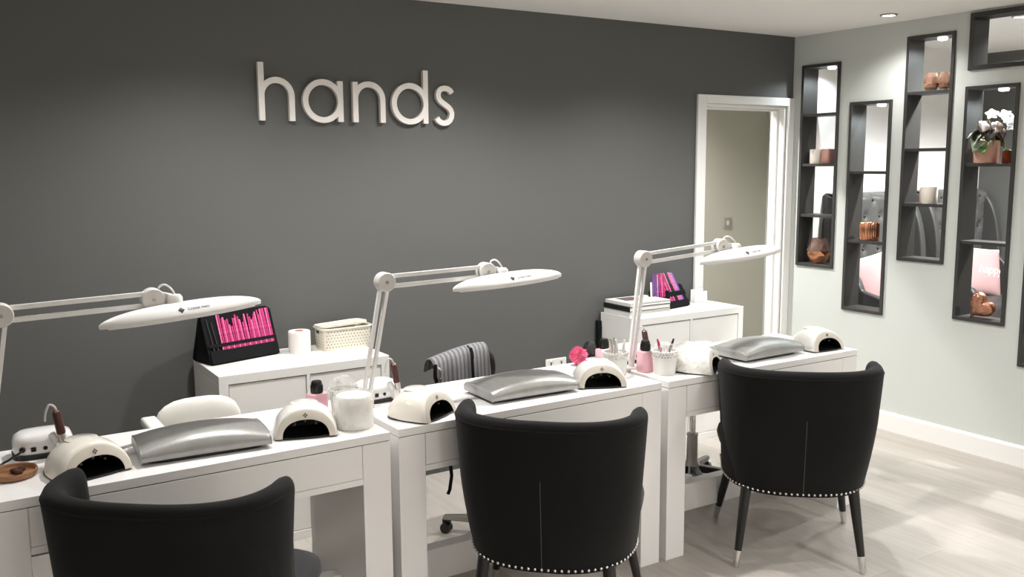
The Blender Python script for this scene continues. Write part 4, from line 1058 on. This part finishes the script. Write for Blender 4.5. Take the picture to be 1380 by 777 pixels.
# ------------------------------------------------------------------ ornaments in the niches
def candle(loc, r, h, m_, label, group):
    t = thing('pillar_candle', label, 'candle', loc, 0, group)
    MB().lathe([(0, 0), (r * .96, 0), (r, 0.003), (r, h - 0.004), (r * .95, h), (r * .7, h - 0.003), (0, h - 0.006)], 40).build('wax', m_, t)
    MB().tube([(0, 0, h - 0.007), (0.001, 0, h + 0.001), (0.003, 0.001, h + 0.007)], 0.0012, 6).build('wick', M['print_black'], t)
    return t
NXC = 0.062
candle((NXC, -0.166, 1.664), 0.0455, 0.095, M['candlew'], 'cream pillar candle in the niche nearest the doorway', 'pillar candles in the niches')
candle((NXC, -0.260, 1.664), 0.0455, 0.095, M['candlep'], 'dusky pink pillar candle beside a cream one in the niche nearest the doorway', 'pillar candles in the niches')
candle((0.040, -1.018, 1.426), 0.0455, 0.100, M['candlew'], 'white pillar candle on the lowest shelf of the tall niche', 'pillar candles in the niches')
candle((0.100, -0.945, 1.426), 0.0275, 0.092, M['blush'], 'slim pale pink candle behind a white one on the tall niche shelf', 'pillar candles in the niches')
# geometric copper vase
t = thing('geometric_vase', 'faceted copper glass vase at the bottom of the niche nearest the doorway', 'vase', (NXC, -0.214, 0.999))
def facet(prof, n, twist=True):
    rings = []
    for i, (r, z) in enumerate(prof):
        a0 = PI / n if (twist and i % 2) else 0
        rings.append([(r * math.cos(2 * PI * k / n + a0), r * math.sin(2 * PI * k / n + a0), z) for k in range(n)])
    return rings
def antiprism(prof, n):
    mb = MB(); rg = facet(prof, n); vs_ = [p for r in rg for p in r]; fs = [tuple(range(n))[::-1]]
    for i in range(len(rg) - 1):
        for k in range(n):
            a0, a1, b0, b1 = i * n + k, i * n + (k + 1) % n, (i + 1) * n + k, (i + 1) * n + (k + 1) % n
            if i % 2 == 0: fs += [(a0, a1, b0), (a1, b1, b0)]
            else: fs += [(a0, b1, b0), (a0, a1, b1)]
    return mb.add(vs_, fs)
antiprism([(0.045, 0), (0.082, 0.055), (0.080, 0.085)], 8).build('copper_bowl', M['copper'], t, flat=True)
nk = antiprism([(0.080, 0.0855), (0.060, 0.135), (0.047, 0.168)], 8)
nk.build('smoky_neck', mat('smoked_glass', (0.16, 0.095, 0.075), 0.12, alpha=0.8, vary=0.2), t, flat=True)
# ribbed copper candle holder
t = thing('ribbed_holder', 'shiny ribbed copper candle holder in the second niche from the doorway', 'candle holder', (NXC, -0.600, 1.178))
ring = lambda r, z: [((r + 0.0022 * math.cos(28 * 2 * PI * k / 168)) * math.cos(2 * PI * k / 168), (r + 0.0022 * math.cos(28 * 2 * PI * k / 168)) * math.sin(2 * PI * k / 168), z) for k in range(168)]
MB().loft([ring(0.056, 0), ring(0.059, 0.004), ring(0.059, 0.108), ring(0.055, 0.114), ring(0.051, 0.112), ring(0.050, 0.02)]).build('holder', M['copper'], t, angle=60)
MB().lathe([(0, 0.021), (0.044, 0.021), (0.044, 0.095), (0, 0.098)], 24).build('candle_fill', M['candlew'], t)
# smoky votives
def votive(loc, label):
    t = thing('votive_glass', label, 'votive', loc, 0, 'smoky votive glasses')
    MB().loft(facet([(0.026, 0.0), (0.040, 0.020), (0.0425, 0.045), (0.038, 0.078), (0.031, 0.104), (0.028, 0.104), (0.035, 0.077), (0.039, 0.045), (0.036, 0.022), (0.010, 0.012)], 10, False)).build('glass', VOT, t, flat=True)
    MB().loft(facet([(0.0424, 0.036), (0.0438, 0.042), (0.0424, 0.048)], 10, False)).build('copper_band', M['copper'], t, flat=True)
    return t
VOT = mat('bronze_glass', (0.50, 0.30, 0.22), 0.1, alpha=0.72, metal=0.5, vary=0.3, vscale=40)
v1 = votive((0.050, -0.985, 2.084), 'bronze faceted votive glass, closer to the doorway of the two on the top niche shelf')
dup(v1, (0.075, -1.064, 2.084), 0.2, 'bronze faceted votive glass, farther from the doorway of the two on the top niche shelf')
# copper heart
t = thing('heart_ornament', 'textured copper heart ornament at the bottom of the niche with the plant', 'ornament', (0.050, -1.385, 0.786))
hp = []
for k in range(60):
    a = 2 * PI * k / 60
    x = 16 * math.sin(a) ** 3; y = 13 * math.cos(a) - 5 * math.cos(2 * a) - 2 * math.cos(3 * a) - math.cos(4 * a)
    hp.append((x / 16 * 0.082, y / 16 * 0.082))
ca, sa = math.cos(-0.70), math.sin(-0.70)
hp = [(x * ca - y * sa, x * sa + y * ca) for x, y in hp]
zmin = min(p[1] for p in hp); cxh = (min(p[0] for p in hp) + max(p[0] for p in hp)) / 2
hp = [(x - cxh, y - zmin) for x, y in hp]; cyh = 0.075
lev = [(0.55, -0.032), (0.85, -0.027), (0.97, -0.016), (1.0, 0.0), (0.97, 0.016), (0.85, 0.027), (0.55, 0.032)]
# local frame: heart plane is y-z of the wall, thickness along x
MB().loft([[(dx, -x * q, cyh + (y - cyh) * q + (0 if q == 1.0 else 0)) for x, y in hp] for q, dx in lev]).build('heart', M['coppermatte'], t, angle=60)
# potted begonia
t = thing('potted_begonia', 'bronze and green leaved begonia with white flowers in a pink pot', 'potted plant', (0.058, -1.342, 1.662))
MB().lathe([(0, 0), (0.060, 0), (0.064, 0.004), (0.068, 0.122), (0.066, 0.126), (0.062, 0.124), (0.058, 0.10), (0, 0.10)], 40).build('pot', M['terracotta'], t)
MB().lathe([(0, 0.100), (0.058, 0.100), (0.056, 0.108), (0, 0.112)], 24).build('soil', M['soil'], t)
def leaf_mesh(L, W, curl, notch=True):
    mb = MB(); n = 9; mcols = 7; vs_ = []
    for i in range(n):
        f = i / (n - 1); wv = W * (math.sin(PI * min(1, (f * 0.92 + 0.08)) ** 0.8)) ** 0.8
        if i == n - 1: wv = 0.001
        for j in range(mcols):
            g = -1 + 2 * j / (mcols - 1)
            vs_.append((g * wv, L * f, -curl * f * f + 0.12 * W * abs(g) * (1 + 0.6 * math.sin(5 * f)) + 0.003 * math.sin(9 * f + 4 * g)))
    fs = [(i * mcols + j, i * mcols + j + 1, (i + 1) * mcols + j + 1, (i + 1) * mcols + j) for i in range(n - 1) for j in range(mcols - 1)]
    mb.add(vs_, fs); return mb
rnd = random.Random(5)
LV = [('leafpale', 15, 0.16, 0.075, 0.060, 0.040), ('leafpale', 330, 0.150, 0.085, 0.062, 0.05), ('leafgreen', 195, 0.125, 0.060, 0.062, 0.050), ('leafgreen', 250, 0.120, 0.05, 0.060, 0.05),
      ('leafgreen', 160, 0.120, 0.05, 0.055, 0.05), ('leafdark', 195, 0.225, 0.05, 0.060, 0.04), ('leafdark', 220, 0.205, 0.055, 0.065, 0.04), ('leafdark', 300, 0.19, 0.06, 0.055, 0.04),
      ('leafdark', 20, 0.215, 0.04, 0.06, 0.03), ('leafdark', 265, 0.225, 0.055, 0.055, 0.02), ('leafdark', 170, 0.185, 0.06, 0.055, 0.05), ('leafgreen', 320, 0.145, 0.065, 0.05, 0.04), ('leafpale', 172, 0.135, 0.09, 0.05, 0.05), ('leafdark', 185, 0.235, 0.03, 0.05, 0.02), ('leafdark', 240, 0.17, 0.05, 0.06, 0.04),
      ('leafpale', 150, 0.185, 0.085, 0.055, 0.03), ('leafgreen', 215, 0.150, 0.05, 0.055, 0.04), ('leafpale', 166, 0.160, 0.11, 0.05, 0.04), ('leafdark', 285, 0.200, 0.085, 0.055, 0.03), ('leafdark', 200, 0.215, 0.045, 0.055, 0.03)]
for mk, az, zz, rad, sz, curl in LV:
    a = math.radians(az); base = Vector((0.012 * math.cos(a), 0.012 * math.sin(a), 0.108)); p = Vector((rad * 0.55 * math.cos(a), rad * 0.55 * math.sin(a), zz))
    lm = leaf_mesh(sz * 1.5, sz * 0.72, curl * 0.6)
    mx = trm(*p) @ rotm('Z', a - PI / 2) @ rotm('X', rnd.uniform(-1.15, -0.35)) @ rotm('Y', rnd.uniform(-0.45, 0.45))
    lm.v = [tuple(mx @ Vector(v)) for v in lm.v]
    lo = lm.build('leaf', M[mk], t, angle=70)
    sl = lo.modifiers.new('thickness', 'SOLIDIFY'); sl.thickness = 0.0008
    MB().tube([base, base.lerp(p, 0.5) + Vector((0, 0, 0.012)), p], 0.0022, 6).build('stem', M['leafgreen'], lo)
for (az, rad, zz) in ((225, 0.050, 0.268), (268, 0.095, 0.262), (290, 0.11, 0.240), (275, 0.135, 0.200)):
    a = math.radians(az); c = Vector((rad * math.cos(a) * 0.8, rad * math.sin(a), zz)); mb = MB()
    for k in range(5):
        lm = leaf_mesh(0.038, 0.017, 0.006); mx = trm(*c) @ rotm('Z', math.radians(-59)) @ rotm('X', 0.95) @ rotm('Z', 2 * PI * k / 5 + az) @ rotm('X', 0.25)
        mb.add(lm.v, lm.f, mx)
    fl = mb.build('flower', M['petal'], t, angle=70)
    MB().tube([(0.01 * math.cos(a), 0.01 * math.sin(a), 0.11), c * 0.7 + Vector((0, 0, 0.06)), c], 0.0014, 6).build('flower_stem', M['leafgreen'], fl)
t = thing('amber_tealight', 'small amber glass holder topped with green beside the pink plant pot', 'tealight holder', (0.055, -1.466, 1.662))
MB().lathe([(0, 0), (0.024, 0), (0.027, 0.004), (0.027, 0.068), (0.0245, 0.068), (0.023, 0.010), (0, 0.008)], 28).build('glass', M['amber'], t)
gm = MB(); rnd = random.Random(9)
for k in range(14):
    lm = leaf_mesh(0.022, 0.007, 0.006); a = rnd.uniform(0, 2 * PI)
    gm.add(lm.v, lm.f, trm(0.008 * math.cos(a), 0.008 * math.sin(a), 0.062) @ rotm('Z', a - PI / 2) @ rotm('X', rnd.uniform(0.2, 1.1)))
gm.lathe([(0, 0.03), (0.022, 0.03), (0.022, 0.062), (0, 0.066)], 16)
gm.build('succulent', M['leafgreen'], t, angle=60)

# ------------------------------------------------------------------ high backed seats in the far room
def make_throne(x0, label):
    W = 0.84; t = thing('high_back_seat', label, 'seat', (x0, -0.105, 0.0), 0, 'tufted high-backed seats in the far room')
    MB().box(0.02, W - 0.02, -0.60, 0.0, 0.0, 0.42).build('plinth', M['desk'], t, bevel=0.01)
    # tufted back
    zb, zt = 0.42, 1.46; NX, NZ = 48, 72; vs_ = []; fs = []
    def dent(x, z):
        d = 0
        for q in range(-1, 8):
            for c_ in range(0, 6):
                bx_, bz_ = 0.08 + c_ * 0.165 + (0.0825 if q % 2 else 0), 0.72 + q * 0.115
                r2 = (x - bx_) ** 2 + (z - bz_) ** 2; d += math.exp(-r2 / 0.0009)
        u = abs(((x - 0.08) / 0.165 + (z - 0.72) / 0.23) % 1 - 0.5) * 2; v = abs(((x - 0.08) / 0.165 - (z - 0.72) / 0.23) % 1 - 0.5) * 2
        return 0.020 * min(1, d) + 0.008 * (max(0, u - 0.86) + max(0, v - 0.86)) / 0.14
    for j in range(NZ + 1):
        for i in range(NX + 1):
            x = 0.02 + (W - 0.04) * i / NX; z = zb + (zt - zb) * j / NZ
            e = min(1, (zt - z) / 0.04) ** 0.5 if z > zt - 0.04 else 1
            vs_.append((x, -0.03 - 0.085 * e + dent(x, z) * e, z))
    for j in range(NZ):
        for i in range(NX): fs.append((j * (NX + 1) + i, j * (NX + 1) + i + 1, (j + 1) * (NX + 1) + i + 1, (j + 1) * (NX + 1) + i))
    mb = MB(); mb.add(vs_, fs); mb.box(0.02, W - 0.02, -0.031, 0.0, zb, zt)
    bk = mb.build('backrest', M['tuft'], t, angle=70)
    bt = MB()
    for q in range(-1, 7):
        for c_ in range(0, 5):
            bx_, bz_ = 0.08 + c_ * 0.165 + (0.0825 if q % 2 else 0), 0.72 + q * 0.115
            if bx_ < W - 0.05: bt.sphere((bx_, -0.099, bz_), 0.011, 10, 6, (1, 0.5, 1))
    bt.build('buttons', M['tuftdark'], bk)
    for sx in (0, 1):   # curved wings
        poly = [(0.0, zb - 0.1), (0.0, zt)] + [(-(0.05 + 0.20 * math.sin(PI / 2 * k / 10)), zt - 0.02 - 0.50 * (1 - math.cos(PI / 2 * k / 10))) for k in range(11)] + [(-0.30, 0.90), (-0.34, 0.82), (-0.52, 0.78), (-0.56, 0.74), (-0.56, zb - 0.1)]
        xx = 0.0 if sx == 0 else W - 0.055
        MB().prism(poly, 0, 0.055, trm(xx, 0, 0) @ rotm('Y', PI / 2) @ rotm('Z', PI / 2) ).build('wing', M['tuftdark'], t, bevel=0.012, bseg=3)
    rings = [[(W / 2 + x, -0.345 + y, z) for x, y in superell(0.36 * k, 0.235 * k, 6, 48)] for k, z in ((0.97, 0.42), (1.0, 0.45), (1.0, 0.61), (0.97, 0.645), (0.85, 0.66), (0.3, 0.665))]
    MB().loft(rings).build('seat', M['tuftdark'], t, angle=60)
    return t
th = make_throne(0.215, 'dark grey tufted high-backed seat in the far room, behind the two narrow niches')
dup(th, (1.185, -0.105, 0), 0, 'dark grey tufted high-backed seat in the far room, behind the niche with the plant')

def cushion_fn(x, z, a=0.185, th_=0.062):
    k = max(0, (1 - (abs(x) / a) ** 2.4)) * max(0, (1 - (abs(z) / a) ** 2.4))
    return th_ * k ** 0.42
def make_cushion(mx, label, txt=None):
    t = thing('scatter_cushion', label, 'cushion', (0, 0, 0), 0, 'pink cushions on the far seats')
    t.matrix_world = mx
    N = 26; a = 0.185; mb = MB()
    P = lambda i, j, s_: (lambda x, z: (x * (1 - 0.05 * (1 - (z / a) ** 2)), s_ * cushion_fn(x, z) , z * (1 - 0.05 * (1 - (x / a) ** 2))))(a * math.sin(PI / 2 * (-1 + 2 * i / N)), a * math.sin(PI / 2 * (-1 + 2 * j / N)))
    for s_ in (-1, 1):
        mb.add([P(i, j, s_) for j in range(N + 1) for i in range(N + 1)], [(j * (N + 1) + i, j * (N + 1) + i + 1, (j + 1) * (N + 1) + i + 1, (j + 1) * (N + 1) + i) for j in range(N) for i in range(N)])
    mb.build('cover', M['cushion'], t, angle=80)
    edge = [P(i, 0, 0) for i in range(N)] + [P(N, j, 0) for j in range(N)] + [P(N - i, N, 0) for i in range(N)] + [P(0, N - j, 0) for j in range(N)]
    MB().tube(edge, 0.0045, 8, loop=True).build('white_piping', M['cushwhite'], t)
    if txt:
        vs_, fs = txt; q = MB()
        q.add([(x, -cushion_fn(x, y) - 0.001 - max(0, z), y) for x, y, z in vs_], fs)
        q.build('happy_lettering', M['cushwhite'], t, flat=True)
    return t
HAPPY = text_mesh('happy', 0.095, 0.0008, 0.3)
HAPPY = ([(x + 0.055, y + 0.01, z) for x, y, z in HAPPY[0]], HAPPY[1])
make_cushion(trm(0.430, -0.360, 0.850) @ rotm('Z', -0.35) @ rotm('X', -0.30) @ rotm('Y', -0.20), 'plain pale pink cushion on the far seat behind the ribbed copper holder niche')
make_cushion(trm(1.715, -0.360, 0.840) @ rotm('Z', -0.30) @ rotm('X', -0.28) @ rotm('Y', 0.14), 'pale pink cushion with white happy lettering behind the copper heart', HAPPY)
